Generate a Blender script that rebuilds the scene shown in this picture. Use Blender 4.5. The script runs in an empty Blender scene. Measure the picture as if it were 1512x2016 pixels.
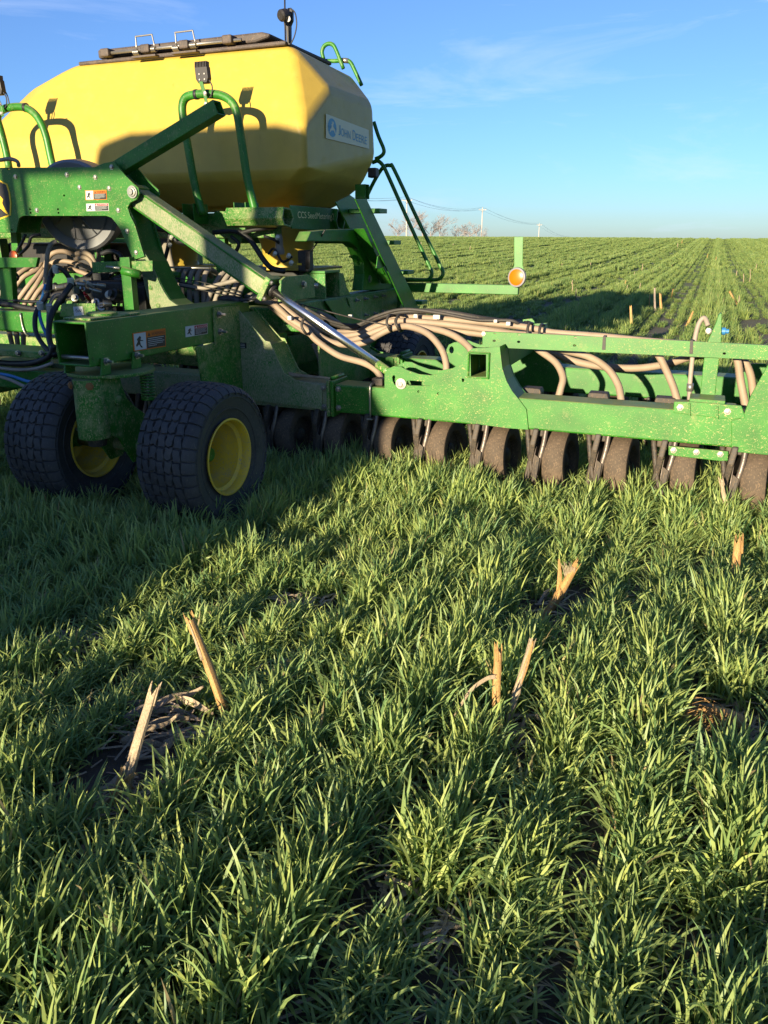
import bpy, bmesh, math, random
import numpy as np
from mathutils import Vector, Matrix
random.seed(7); rng = np.random.default_rng(11)
sc = bpy.context.scene
COL = sc.collection
rad = math.radians

# ------------------------------------------------------------------ camera
F, CAMH, TH = 1514.0, 1.6, rad(19.6)
cam = bpy.data.cameras.new("camera"); camo = bpy.data.objects.new("camera", cam); COL.objects.link(camo)
camo.location = (0, 0, CAMH); camo.rotation_euler = (rad(90) - TH, 0, 0)
cam.sensor_fit = 'VERTICAL'; cam.sensor_height = 36.0; cam.lens = 36.0 * F / 2016.0
cam.clip_start = 0.05; cam.clip_end = 5000
sc.camera = camo

# ------------------------------------------------------------------ light
SUN_EL, SUN_AZ = rad(10.0), rad(30.0)      # the sun stands behind the camera, 30 degrees to its left
toward = Vector((-math.sin(SUN_AZ) * math.cos(SUN_EL), -math.cos(SUN_AZ) * math.cos(SUN_EL), math.sin(SUN_EL)))
sun = bpy.data.lights.new("sun", 'SUN'); sun.energy = 5.0; sun.angle = rad(0.6); sun.color = (1.0, 0.83, 0.58)
suno = bpy.data.objects.new("sun", sun); COL.objects.link(suno)
suno.rotation_euler = toward.to_track_quat('Z', 'Y').to_euler()
w = bpy.data.worlds.new("World"); sc.world = w; w.use_nodes = True
nt = w.node_tree; nt.nodes.clear()
wo = nt.nodes.new('ShaderNodeOutputWorld'); bg = nt.nodes.new('ShaderNodeBackground')
sky = nt.nodes.new('ShaderNodeTexSky'); sky.sky_type = 'NISHITA'; sky.sun_disc = False
sky.sun_elevation = SUN_EL; sky.sun_rotation = math.atan2(toward.x, toward.y)
sky.air_density = 1.0; sky.dust_density = 0.25; sky.ozone_density = 6.3
bg.inputs['Strength'].default_value = 0.079
# thin cirrus spread over the whole sky
tc = nt.nodes.new('ShaderNodeTexCoord'); mp = nt.nodes.new('ShaderNodeMapping')
mp.inputs['Rotation'].default_value = (0, 0.25, 0.35); mp.inputs['Scale'].default_value = (1.6, 1.6, 9.0); mp.inputs['Location'].default_value = (-0.168, -2.722, 2.0)
n1 = nt.nodes.new('ShaderNodeTexNoise'); n1.inputs['Scale'].default_value = 1.7; n1.inputs['Detail'].default_value = 7; n1.inputs['Roughness'].default_value = 0.62; n1.inputs['Distortion'].default_value = 0.6
cr = nt.nodes.new('ShaderNodeValToRGB'); cr.color_ramp.elements[0].position = 0.53; cr.color_ramp.elements[1].position = 0.76
cr.color_ramp.elements[1].color = (0.42, 0.42, 0.42, 1)
mx = nt.nodes.new('ShaderNodeMix'); mx.data_type = 'RGBA'; mx.inputs['B'].default_value = (3.6, 4.2, 5.6, 1)
hs = nt.nodes.new('ShaderNodeHueSaturation'); hs.inputs['Saturation'].default_value = 0.93; hs.inputs['Value'].default_value = 1.0; hs.inputs['Hue'].default_value = 0.508
L = nt.links.new
L(tc.outputs['Generated'], mp.inputs['Vector']); L(mp.outputs[0], n1.inputs['Vector']); L(n1.outputs['Fac'], cr.inputs[0])
L(cr.outputs[0], mx.inputs['Factor']); L(sky.outputs[0], hs.inputs['Color']); L(hs.outputs[0], mx.inputs['A']); L(mx.outputs['Result'], bg.inputs['Color']); L(bg.outputs[0], wo.inputs[0])
sc.view_settings.view_transform = 'Standard'; sc.view_settings.look = 'None'; sc.view_settings.gamma = 1.0
sc.view_settings.exposure = 1.58
sc.view_settings.use_curve_mapping = False
sc.cycles.use_denoising = True; sc.cycles.max_bounces = 9; sc.cycles.diffuse_bounces = 6; sc.cycles.transmission_bounces = 6; sc.cycles.transparent_max_bounces = 8
sc.cycles.caustics_reflective = False; sc.cycles.caustics_refractive = False

# ------------------------------------------------------------------ machine axes
# s runs along the toolbars (to the right), d along the crop rows (away), z up; AL is the heading of the rows.
AL = rad(22.2); CA, SA = math.cos(AL), math.sin(AL)
S0, D0 = -4.9, 5.6                                  # base point of the machine
def wld(s, d, z=0.0): return Vector((s * CA + d * SA, -s * SA + d * CA, z))
def _ray(u, v):
    a = (u - 756) / F; b = -(v - 1008) / F
    x, y, z = a, math.cos(TH) + math.sin(TH) * b, -math.sin(TH) + math.cos(TH) * b
    return (x * CA - y * SA, x * SA + y * CA, z)
def D(u, v, d):                                      # survey point on the upright plane at depth d
    r = _ray(u, v); k = d / r[1]; return Vector((r[0] * k, d, CAMH + r[2] * k))
def S(u, v, s):
    r = _ray(u, v); k = s / r[0]; return Vector((s, r[1] * k, CAMH + r[2] * k))
def Z(u, v, z):
    r = _ray(u, v); k = (z - CAMH) / r[2]; return Vector((r[0] * k, r[1] * k, z))
OFF = Vector((S0, D0, 0))

# ------------------------------------------------------------------ materials
MATS = {}
def nodes_of(name):
    m = bpy.data.materials.new(name); m.use_nodes = True
    t = m.node_tree; b = t.nodes['Principled BSDF']; MATS[name] = m
    return m, t, b
def noise(t, scale, detail=4, rough=0.55, vec=None, stretch=None, dist=0.0):
    n = t.nodes.new('ShaderNodeTexNoise'); n.inputs['Scale'].default_value = scale; n.inputs['Detail'].default_value = detail
    n.inputs['Roughness'].default_value = rough; n.inputs['Distortion'].default_value = dist
    c = t.nodes.new('ShaderNodeTexCoord'); mpn = t.nodes.new('ShaderNodeMapping')
    if stretch: mpn.inputs['Scale'].default_value = stretch
    t.links.new(c.outputs['Object'], mpn.inputs[0]); t.links.new(mpn.outputs[0], n.inputs['Vector'])
    return n.outputs['Fac']
def ramp(t, fac, p0, p1, c0=(0, 0, 0, 1), c1=(1, 1, 1, 1)):
    r = t.nodes.new('ShaderNodeValToRGB'); r.color_ramp.elements[0].position = p0; r.color_ramp.elements[1].position = p1
    r.color_ramp.elements[0].color = c0; r.color_ramp.elements[1].color = c1
    t.links.new(fac, r.inputs[0]); return r.outputs[0]
def mixc(t, fac, a, b):
    m = t.nodes.new('ShaderNodeMix'); m.data_type = 'RGBA'
    for v, k in ((a, 'A'), (b, 'B')):
        if isinstance(v, tuple): m.inputs[k].default_value = (*v, 1) if len(v) == 3 else v
        else: t.links.new(v, m.inputs[k])
    if isinstance(fac, float): m.inputs['Factor'].default_value = fac
    else: t.links.new(fac, m.inputs['Factor'])
    return m.outputs['Result']
def maxf(t, a, b, op='MAXIMUM'):
    m = t.nodes.new('ShaderNodeMath'); m.operation = op
    for i, v in enumerate((a, b)):
        if isinstance(v, float): m.inputs[i].default_value = v
        else: t.links.new(v, m.inputs[i])
    return m.outputs[0]
def bump(t, b, fac, strength=0.3, dist=0.01):
    n = t.nodes.new('ShaderNodeBump'); n.inputs['Strength'].default_value = strength; n.inputs['Distance'].default_value = dist
    t.links.new(fac, n.inputs['Height']); t.links.new(n.outputs[0], b.inputs['Normal'])
def paint(name, col, speck=0.0, dust=0.0, grain=0.0, ledge=0.0, rough=0.38, dustcol=(0.36, 0.29, 0.17), stretch=(1, 1, 1), var=0.25, metal=0.0, coat=0.0, speckscale=75, grime=0.0):
    m, t, b = nodes_of(name)
    v = noise(t, 6, 5)
    c = mixc(t, ramp(t, v, 0.3, 0.7), tuple(x * (1 - var) for x in col), tuple(min(1, x * (1 + var)) for x in col))
    mask = None
    if speck > 0:
        s1 = ramp(t, noise(t, speckscale, 3, 0.6, stretch=stretch, dist=1.4), 0.70 - 0.13 * speck, 0.75 - 0.12 * speck)
        s2 = ramp(t, noise(t, 24, 6, 0.75, stretch=stretch, dist=1.0), 0.66 - 0.05 * speck, 0.80 - 0.05 * speck)
        reg = ramp(t, noise(t, 1.9, 4, 0.6), 0.36, 0.62)
        mask = maxf(t, maxf(t, maxf(t, s1, s2), reg, 'MULTIPLY'), 0.9, 'MULTIPLY')
    if dust > 0:
        d1 = ramp(t, noise(t, 9, 8, 0.7), 0.62 - 0.25 * dust, 0.95 - 0.25 * dust)
        d2 = ramp(t, noise(t, 140, 4, 0.6, stretch=(1, 1, 0.45)), 0.66 - 0.18 * dust, 0.74 - 0.14 * dust)
        dd = maxf(t, maxf(t, d1, 0.75, 'MULTIPLY'), maxf(t, d2, 0.8, 'MULTIPLY'))
        mask = dd if mask is None else maxf(t, mask, dd)
    if ledge > 0:
        gn = t.nodes.new('ShaderNodeNewGeometry'); sx = t.nodes.new('ShaderNodeSeparateXYZ'); t.links.new(gn.outputs['Normal'], sx.inputs[0])
        lg = maxf(t, ramp(t, sx.outputs['Z'], 0.55, 0.95), maxf(t, ramp(t, noise(t, 7, 6, 0.7), 0.2, 0.75), ledge, 'MULTIPLY'), 'MULTIPLY')
        mask = lg if mask is None else maxf(t, mask, lg)
    if mask is not None:
        c = mixc(t, mask, c, dustcol)
        rr = t.nodes.new('ShaderNodeMapRange'); rr.inputs['To Min'].default_value = rough; rr.inputs['To Max'].default_value = 0.85
        t.links.new(mask, rr.inputs[0]); t.links.new(rr.outputs[0], b.inputs['Roughness'])
        bump(t, b, mask, 0.25, 0.002)
    else:
        b.inputs['Roughness'].default_value = rough
    if grime > 0:
        g = ramp(t, noise(t, 30, 6, 0.7, stretch=(1, 1, 0.14)), 0.60, 0.80)
        c = mixc(t, maxf(t, g, grime, 'MULTIPLY'), c, tuple(x * 0.35 for x in col))
    if grain > 0:
        g = noise(t, 420, 3, 0.6, stretch=(1, 1, 0.035)); c = mixc(t, maxf(t, ramp(t, g, 0.42, 0.62), grain, 'MULTIPLY'), c, tuple(x * 0.42 for x in col)); bump(t, b, g, 0.5, 0.002)
    t.links.new(c, b.inputs['Base Color']); b.inputs['Metallic'].default_value = metal
    b.inputs['Coat Weight'].default_value = coat; b.inputs['Coat Roughness'].default_value = 0.25; b.inputs['Specular IOR Level'].default_value = 0.5 if metal > 0 else 0.36
    return m
GRN = (0.018, 0.124, 0.009)
paint('green', GRN, ledge=0.6, speck=0.25, dust=0.2, rough=0.46, coat=0.04)
paint('green_speckled', GRN, ledge=0.6, speck=0.8, dust=0.10, rough=0.44, coat=0.04, stretch=(1.0, 1.0, 1.7), dustcol=(0.40, 0.32, 0.15))
paint('green_muddy', GRN, ledge=0.6, speck=1.3, dust=1.15, rough=0.4, dustcol=(0.30, 0.26, 0.18), stretch=(1, 1, 0.55))
paint('green_dusty', GRN, ledge=0.6, speck=1.0, dust=0.62, rough=0.4, dustcol=(0.42, 0.34, 0.19))
paint('green_splashed', GRN, ledge=0.6, speck=0.8, dust=0.45, rough=0.45, stretch=(1.6, 1, 0.5), coat=0.03, dustcol=(0.45, 0.37, 0.2))
paint('tank_yellow', (0.41, 0.285, 0.045), dust=0.34, rough=0.42, var=0.07, dustcol=(0.41, 0.295, 0.075), grime=0.5)
paint('wheel_yellow', (0.60, 0.40, 0.03), dust=0.6, rough=0.5, var=0.08, dustcol=(0.25, 0.22, 0.17))
paint('rubber', (0.040, 0.040, 0.042), dust=0.45, rough=0.7, dustcol=(0.10, 0.09, 0.078))
paint('opener_rubber', (0.055, 0.041, 0.028), dust=0.7, rough=0.8, dustcol=(0.15, 0.105, 0.065))
paint('cast_dark', (0.030, 0.026, 0.022), dust=0.6, rough=0.6, dustcol=(0.13, 0.095, 0.06))
paint('hose_tan', (0.225, 0.172, 0.120), dust=0.2, rough=0.62, var=0.15, dustcol=(0.29, 0.24, 0.175))
paint('hose_grey', (0.23, 0.195, 0.16), dust=0.3, rough=0.62, var=0.2, dustcol=(0.27, 0.23, 0.18))
paint('hose_black', (0.014, 0.014, 0.015), dust=0.2, rough=0.5, dustcol=(0.08, 0.07, 0.06))
paint('hose_blue', (0.03, 0.16, 0.36), rough=0.45)
paint('black_plastic', (0.016, 0.015, 0.015), dust=0.25, rough=0.5, dustcol=(0.10, 0.08, 0.06))
paint('lid_black', (0.045, 0.036, 0.032), dust=0.5, rough=0.6, dustcol=(0.15, 0.11, 0.08))
paint('steel', (0.12, 0.10, 0.085), dust=0.45, rough=0.45, metal=0.6, dustcol=(0.14, 0.10, 0.07))
paint('zinc', (0.30, 0.285, 0.255), dust=0.15, rough=0.35, metal=0.75, var=0.1)
paint('chrome', (0.72, 0.70, 0.67), rough=0.27, metal=1.0, var=0.03)
paint('grey_plastic', (0.16, 0.16, 0.175), dust=0.15, rough=0.5, var=0.06, dustcol=(0.25, 0.22, 0.19))
paint('rust', (0.20, 0.09, 0.03), rough=0.8)
paint('white_decal', (0.45, 0.45, 0.44), rough=0.75, var=0.03)
paint('white_tag', (0.45, 0.43, 0.37), dust=0.3, rough=0.6, var=0.05)
paint('black_decal', (0.012, 0.012, 0.012), rough=0.45)
paint('orange_decal', (0.5, 0.13, 0.01), rough=0.75, var=0.05)
paint('red_decal', (0.36, 0.015, 0.02), rough=0.75, var=0.05)
paint('sign_cream', (0.62, 0.54, 0.32), rough=0.45, var=0.03)
paint('logo_blue', (0.06, 0.24, 0.34), rough=0.45, var=0.05)
paint('logo_yellow', (0.72, 0.45, 0.02), rough=0.45, var=0.05)
paint('letter_gold', (0.85, 0.72, 0.34), rough=0.45, var=0.05)
paint('amber', (0.60, 0.10, 0.002), rough=0.35, var=0.15, coat=0.2)
paint('red_lens', (0.6, 0.02, 0.01), rough=0.25)
paint('straw', grain=0.75, col=(0.42, 0.245, 0.085), dust=0.35, rough=0.75, var=0.35, dustcol=(0.36, 0.28, 0.18))
paint('straw_pale', grain=0.75, col=(0.36, 0.28, 0.18), dust=0.4, rough=0.8, var=0.35, dustcol=(0.24, 0.20, 0.15))
paint('straw_grey', grain=0.75, col=(0.27, 0.22, 0.17), dust=0.3, rough=0.85, var=0.3, dustcol=(0.20, 0.16, 0.13))
paint('pole_wood', (0.42, 0.36, 0.31), rough=0.85, var=0.15)
paint('wire', (0.25, 0.25, 0.27), rough=0.6)
paint('hazy_bark', (0.25, 0.22, 0.21), rough=0.9, var=0.2)  # bark of the far trees, with distance haze put into its colour
paint('tape', (0.03, 0.028, 0.025), dust=0.35, rough=0.6, dustcol=(0.12, 0.09, 0.06))
# corrugations of the tan hoses
for nm in ('hose_tan', 'hose_grey'):
    pass
# window glass of the tractor cab
m, t, b = nodes_of('cab_glass')
tr = t.nodes.new('ShaderNodeBsdfTransparent'); gl = t.nodes.new('ShaderNodeBsdfGlossy'); ms = t.nodes.new('ShaderNodeMixShader')
gl.inputs['Roughness'].default_value = 0.02; ms.inputs[0].default_value = 0.06; tr.inputs[0].default_value = (0.93, 0.96, 0.94, 1)
t.links.new(tr.outputs[0], ms.inputs[1]); t.links.new(gl.outputs[0], ms.inputs[2]); t.links.new(ms.outputs[0], t.nodes['Material Output'].inputs[0])
# wheat leaf: reflective + translucent
def leaf(name, c0, c1, tip):
    m, t, b = nodes_of(name)
    at = t.nodes.new('ShaderNodeAttribute'); at.attribute_name = 'tone'
    oi = t.nodes.new('ShaderNodeObjectInfo')
    f = maxf(t, maxf(t, at.outputs['Fac'], 0.7, 'MULTIPLY'), maxf(t, oi.outputs['Random'], 0.3, 'MULTIPLY'), 'ADD')
    c = mixc(t, f, c0, c1)
    yb = ramp(t, at.outputs['Fac'], 0.982, 0.986); c = mixc(t, yb, c, tip)
    t.links.new(c, b.inputs['Base Color']); b.inputs['Roughness'].default_value = 0.5; b.inputs['Specular IOR Level'].default_value = 0.4
    tl = t.nodes.new('ShaderNodeBsdfTranslucent'); ms = t.nodes.new('ShaderNodeMixShader'); ms.inputs[0].default_value = 0.40
    gm = t.nodes.new('ShaderNodeHueSaturation'); gm.inputs['Saturation'].default_value = 1.1; gm.inputs['Value'].default_value = 1.35; t.links.new(c, gm.inputs['Color'])
    t.links.new(gm.outputs[0], tl.inputs[0]); t.links.new(b.outputs[0], ms.inputs[1]); t.links.new(tl.outputs[0], ms.inputs[2])
    t.links.new(ms.outputs[0], t.nodes['Material Output'].inputs[0]); return m
leaf('wheat_leaf', (0.095, 0.205, 0.085), (0.42, 0.475, 0.13), (0.38, 0.30, 0.15))
leaf('wheat_leaf_far', (0.095, 0.185, 0.058), (0.27, 0.325, 0.085), (0.30, 0.25, 0.12))  # same crop, colour darkened to offset the sunlit tips seen at distance
# soil with crop rows for the far part of the field
m, t, b = nodes_of('soil')
g = noise(t, 14, 8, 0.7); g2 = noise(t, 120, 4, 0.7)
c = mixc(t, ramp(t, g, 0.35, 0.7), (0.045, 0.034, 0.024), (0.10, 0.077, 0.052))
c = mixc(t, ramp(t, g2, 0.62, 0.72), c, (0.17, 0.13, 0.085))
geo = t.nodes.new('ShaderNodeNewGeometry'); ln = t.nodes.new('ShaderNodeVectorMath'); ln.operation = 'LENGTH'; t.links.new(geo.outputs['Position'], ln.inputs[0])
far = t.nodes.new('ShaderNodeMapRange'); far.inputs['From Min'].default_value = 9; far.inputs['From Max'].default_value = 55; t.links.new(ln.outputs['Value'], far.inputs[0])
fg = mixc(t, ramp(t, noise(t, 1.1, 6, 0.7, stretch=(1, 0.2, 1)), 0.4, 0.68), (0.085, 0.135, 0.020), (0.14, 0.19, 0.032))
c = mixc(t, far.outputs[0], c, fg)
t.links.new(c, b.inputs['Base Color']); b.inputs['Roughness'].default_value = 0.95; bump(t, b, g, 0.8, 0.03)

# ------------------------------------------------------------------ mesh helpers
def new_obj(name, me, mat, parent=None, label=None):
    o = bpy.data.objects.new(name, me); COL.objects.link(o)
    if mat: me.materials.append(MATS[mat]) if not me.materials else None
    if parent is not None: o.parent = parent
    if label: o['label'] = label
    return o
def mk(name, verts, faces, mat, parent=None, smooth=False, bev=0.0, off=None, label=None, seg=2):
    off = OFF if off is None else off
    me = bpy.data.meshes.new(name)
    me.from_pydata([tuple(Vector(v) - off) for v in verts], [], faces)
    bm = bmesh.new(); bm.from_mesh(me); bmesh.ops.recalc_face_normals(bm, faces=bm.faces)
    bm.to_mesh(me); bm.free()
    if smooth:
        me.polygons.foreach_set('use_smooth', [True] * len(me.polygons))
    o = new_obj(name, me, mat, parent, label)
    if bev > 0:
        md = o.modifiers.new('bevel', 'BEVEL'); md.width = bev; md.segments = seg; md.limit_method = 'ANGLE'; md.angle_limit = rad(35); md.harden_normals = False
    return o
def boxv(p, q):
    (a, b_, c), (d, e, f) = p, q
    return [(a, b_, c), (d, b_, c), (d, e, c), (a, e, c), (a, b_, f), (d, b_, f), (d, e, f), (a, e, f)], [(0, 3, 2, 1), (4, 5, 6, 7), (0, 1, 5, 4), (1, 2, 6, 5), (2, 3, 7, 6), (3, 0, 4, 7)]
def box(name, p, q, mat, parent=None, bev=0.004, off=None, label=None):
    v, f = boxv(p, q); return mk(name, v, f, mat, parent, bev=bev, off=off, label=label)
def prism(name, poly, ext, mat, parent=None, holes=(), bev=0.003, off=None, label=None, smooth=False):
    """flat outline (3D points) with optional holes, extruded by the vector ext"""
    ext = Vector(ext); bm = bmesh.new(); loops = []
    for lp in [poly, *holes]:
        vs = [bm.verts.new(Vector(p)) for p in lp]
        es = [bm.edges.new((vs[i], vs[(i + 1) % len(vs)])) for i in range(len(vs))]
        loops.append((vs, es))
    if holes: bmesh.ops.triangle_fill(bm, use_beauty=True, use_dissolve=False, edges=[e for _, es in loops for e in es])
    else: bm.faces.new(loops[0][0])
    front = list(bm.faces); mp_ = {}
    for vs, _ in loops:
        for v in vs: mp_[v] = bm.verts.new(v.co + ext)
    for f in front: bm.faces.new([mp_[v] for v in reversed(f.verts)])
    for vs, _ in loops:
        n = len(vs)
        for i in range(n): bm.faces.new((vs[i], vs[(i + 1) % n], mp_[vs[(i + 1) % n]], mp_[vs[i]]))
    bmesh.ops.recalc_face_normals(bm, faces=bm.faces)
    if holes: bmesh.ops.dissolve_limit(bm, angle_limit=0.02, verts=bm.verts, edges=bm.edges, delimit={'NORMAL'})
    o_ = OFF if off is None else off
    bmesh.ops.translate(bm, verts=bm.verts, vec=-o_)
    me = bpy.data.meshes.new(name); bm.to_mesh(me); bm.free()
    o = new_obj(name, me, mat, parent, label)
    if bev > 0:
        md = o.modifiers.new('bevel', 'BEVEL'); md.width = bev; md.segments = 2; md.limit_method = 'ANGLE'; md.angle_limit = rad(50)
    return o
def plate(name, px, d, th, mat, parent=None, holes=(), bev=0.003, label=None):
    return prism(name, [D(u, v, d) for u, v in px], (0, th, 0), mat, parent, [[D(u, v, d) for u, v in h] for h in holes], bev, label=label)
def splate(name, px, s, th, mat, parent=None, holes=(), bev=0.003, label=None):
    return prism(name, [S(u, v, s) for u, v in px], (-th, 0, 0), mat, parent, [[S(u, v, s) for u, v in h] for h in holes], bev, label=label)
def ring(cx, cy, r, n=14, ry=None):
    ry = r if ry is None else ry
    return [(cx + r * math.cos(2 * math.pi * i / n), cy + ry * math.sin(2 * math.pi * i / n)) for i in range(n)]
def frame_of(ax):
    ax = Vector(ax).normalized(); up = Vector((0, 0, 1)) if abs(ax.z) < 0.9 else Vector((0, 1, 0))
    a = ax.cross(up).normalized(); return ax, a, a.cross(ax).normalized()
def smooth_path(pts, sub=6):
    pts = [Vector(p) for p in pts]
    if len(pts) < 3: return pts
    out = []
    ext = [pts[0] * 2 - pts[1]] + pts + [pts[-1] * 2 - pts[-2]]
    for i in range(1, len(ext) - 2):
        p0, p1, p2, p3 = ext[i - 1:i + 3]
        for k in range(sub):
            t = k / sub
            out.append(0.5 * ((2 * p1) + (p2 - p0) * t + (2 * p0 - 5 * p1 + 4 * p2 - p3) * t * t + (3 * p1 - p0 - 3 * p2 + p3) * t ** 3))
    out.append(pts[-1]); return out
def tubegeo(path, r, n=10, cap=True, rfun=None):
    path = [Vector(p) for p in path]; V = []; Fc = []
    tan0 = (path[1] - path[0]).normalized(); _, a, _ = frame_of(tan0)
    for i, p in enumerate(path):
        if i == 0: tn = tan0
        elif i == len(path) - 1: tn = (path[-1] - path[-2]).normalized()
        else: tn = (path[i + 1] - path[i - 1]).normalized()
        a = (a - tn * a.dot(tn))
        a = a.normalized() if a.length > 1e-6 else frame_of(tn)[1]
        b_ = tn.cross(a); rr = r if rfun is None else rfun(i, i / (len(path) - 1))
        for k in range(n):
            an = 2 * math.pi * k / n; V.append(p + (a * math.cos(an) + b_ * math.sin(an)) * rr)
    for i in range(len(path) - 1):
        for k in range(n):
            Fc.append((i * n + k, i * n + (k + 1) % n, (i + 1) * n + (k + 1) % n, (i + 1) * n + k))
    if cap:
        Fc.append(tuple(range(n - 1, -1, -1))); m_ = (len(path) - 1) * n; Fc.append(tuple(range(m_, m_ + n)))
    return V, Fc
def tube(name, pts, r, mat, parent=None, sub=6, n=10, off=None, rfun=None, label=None):
    path = smooth_path(pts, sub) if sub > 1 else [Vector(p) for p in pts]
    v, f = tubegeo(path, r, n, True, rfun); return mk(name, v, f, mat, parent, smooth=True, off=off, label=label)
def px_tube(name, pts, r, mat, parent=None, sub=6, n=10, label=None):
    return tube(name, [D(*p) for p in pts], r, mat, parent, sub, n, label=label)
def corrugated(name, pts, r, mat, parent=None, label=None, pitch=0.016):
    """air hose with its shallow spiral ribs as geometry"""
    path = smooth_path(pts, 10); L_ = [0]
    for i in range(1, len(path)): L_.append(L_[-1] + (path[i] - path[i - 1]).length)
    n = max(8, int(L_[-1] / (pitch * 0.5))); out = []; j = 0
    for i in range(n + 1):
        x = L_[-1] * i / n
        while j < len(L_) - 2 and L_[j + 1] < x: j += 1
        f = (x - L_[j]) / max(1e-9, L_[j + 1] - L_[j]); out.append(path[j].lerp(path[j + 1], f))
    v, f = tubegeo(out, r, 9, True, lambda i, t_: r * (1.0 if i % 2 else 0.95)); return mk(name, v, f, mat, parent, smooth=True, label=label)
def lathe(name, prof, c, ax, mat, parent=None, n=32, off=None, label=None, closed=False, sharp=True):
    """prof: (radius, position along axis)"""
    ax, a, b_ = frame_of(ax); c = Vector(c); V = []; Fc = []; m_ = len(prof)
    for r, h in prof:
        for k in range(n):
            an = 2 * math.pi * k / n; V.append(c + ax * h + (a * math.cos(an) + b_ * math.sin(an)) * max(r, 1e-4))
    rows = m_ if closed else m_ - 1
    for i in range(rows):
        i2 = (i + 1) % m_
        for k in range(n): Fc.append((i * n + k, i * n + (k + 1) % n, i2 * n + (k + 1) % n, i2 * n + k))
    if not closed:
        Fc.append(tuple(range(n - 1, -1, -1))); Fc.append(tuple(range((m_ - 1) * n, m_ * n)))
    o = mk(name, V, Fc, mat, parent, smooth=True, off=off, label=label)
    if sharp:
        md = o.modifiers.new('edge_split', 'EDGE_SPLIT'); md.split_angle = rad(38)
    return o
def bolt(p, ax, parent, r=0.014, h=0.014, mat='zinc', stud=0.0, name='bolt'):
    p = Vector(p); ax, a, b_ = frame_of(ax); V = []; Fc = []
    def rg(rr, hh, n=6): 
        i0 = len(V)
        for k in range(n):
            an = 2 * math.pi * k / n; V.append(p + ax * hh + (a * math.cos(an) + b_ * math.sin(an)) * rr)
        return list(range(i0, i0 + n))
    seq = [(r * 1.45, -0.002), (r * 1.45, 0.003), (r, 0.003), (r, h), (r * 0.55, h + 0.001)]
    if stud > 0: seq += [(r * 0.5, h + stud)]
    rs = [rg(*q) for q in seq]
    for A, B in zip(rs, rs[1:]):
        for k in range(6): Fc.append((A[k], A[(k + 1) % 6], B[(k + 1) % 6], B[k]))
    Fc.append(tuple(rs[-1])); Fc.append(tuple(reversed(rs[0])))
    return mk(name, V, Fc, mat, parent)
def sqtube(name, p, q, wa, wb, mat, parent=None, wall=0.008, up=None, bev=0.004, label=None):
    """open-ended rectangular tube from p to q; wa across, wb along 'up'"""
    p, q = Vector(p), Vector(q); ax = (q - p).normalized(); up = Vector(up or (0, 0, 1)); a = ax.cross(up).normalized(); b_ = a.cross(ax).normalized()
    V = []; 
    for c in (p, q):
        for (x, y) in ((wa, wb), (wa - 2 * wall, wb - 2 * wall)):
            for sx, sy in ((-1, -1), (1, -1), (1, 1), (-1, 1)): V.append(c + a * (sx * x / 2) + b_ * (sy * y / 2))
    Fc = []
    for k in range(4):
        k2 = (k + 1) % 4
        Fc += [(k, k2, 8 + k2, 8 + k), (4 + k, 12 + k, 12 + k2, 4 + k2), (k, 4 + k, 4 + k2, k2), (8 + k, 8 + k2, 12 + k2, 12 + k)]
    return mk(name, V, Fc, mat, parent, bev=bev, label=label)
def text(body, origin, xdir, updir, height, mat, parent, width=None, name='lettering', lift=0.0015):
    cu = bpy.data.curves.new(name, 'FONT'); cu.body = body; cu.size = 1.0; cu.extrude = 0.0
    to = bpy.data.objects.new(name, cu); COL.objects.link(to)
    me = bpy.data.meshes.new_from_object(to.evaluated_get(bpy.context.evaluated_depsgraph_get()))
    bpy.data.objects.remove(to); bpy.data.curves.remove(cu)
    me.name = name; me.materials.clear()
    co = np.array([v.co[:] for v in me.vertices]); mn, mxx = co.min(0), co.max(0)
    xd, ud = Vector(xdir).normalized(), Vector(updir).normalized(); nd = xd.cross(ud).normalized()
    sy = height / (mxx[1] - mn[1]); sx = sy if width is None else width / (mxx[0] - mn[0])
    for v in me.vertices:
        v.co = Vector(origin) - OFF + xd * ((v.co.x - mn[0]) * sx) + ud * ((v.co.y - mn[1]) * sy) + nd * lift
    return new_obj(name, me, mat, parent)
def decal(name, quad, mat, parent, lift=0.002, th=0.0015, label=None):
    """thin sheet laid on a surface; quad = 4 corners TL TR BR BL seen from its face"""
    q = [Vector(p) for p in quad]; n = (q[1] - q[0]).cross(q[3] - q[0]).normalized() * -1
    return prism(name, [p + n * lift for p in q], n * th, mat, parent, bev=0, label=label)

# ------------------------------------------------------------------ ground
def ground_h(x, y):
    r = max(0.0, min(1.0, (y - 35) / 125)); sm = r * r * (3 - 2 * r)
    f = max(0.0, (y - 175) / 150.0)
    return (1.50 - 0.0052 * (x - 40)) * sm - 6.0 * min(1.0, f) ** 1.5 + 0.02 * math.sin(x * 0.31 + y * 0.17) * min(1, y / 40 if y > 0 else 0)
ys = [-60, -30, -15, -8] + [i * 1.0 for i in range(-4, 40)] + [40 + i * 4 for i in range(45)] + [230, 270, 330, 450, 700, 1200, 2500]
xs = [-2500, -900, -400, -200] + [-100 + i * 4 for i in range(22)] + [-12 + i for i in range(0, 25)] + [14 + i * 4 for i in range(32)] + [180, 300, 500, 900, 2500]
V = [(x, y, ground_h(x, y)) for y in ys for x in xs]; nx = len(xs)
Fc = [(j * nx + i, j * nx + i + 1, (j + 1) * nx + i + 1, (j + 1) * nx + i) for j in range(len(ys) - 1) for i in range(nx - 1)]
gnd = mk('field_ground', V, Fc, 'soil', smooth=True, off=Vector((0, 0, 0))); gnd['kind'] = 'structure'

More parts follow.
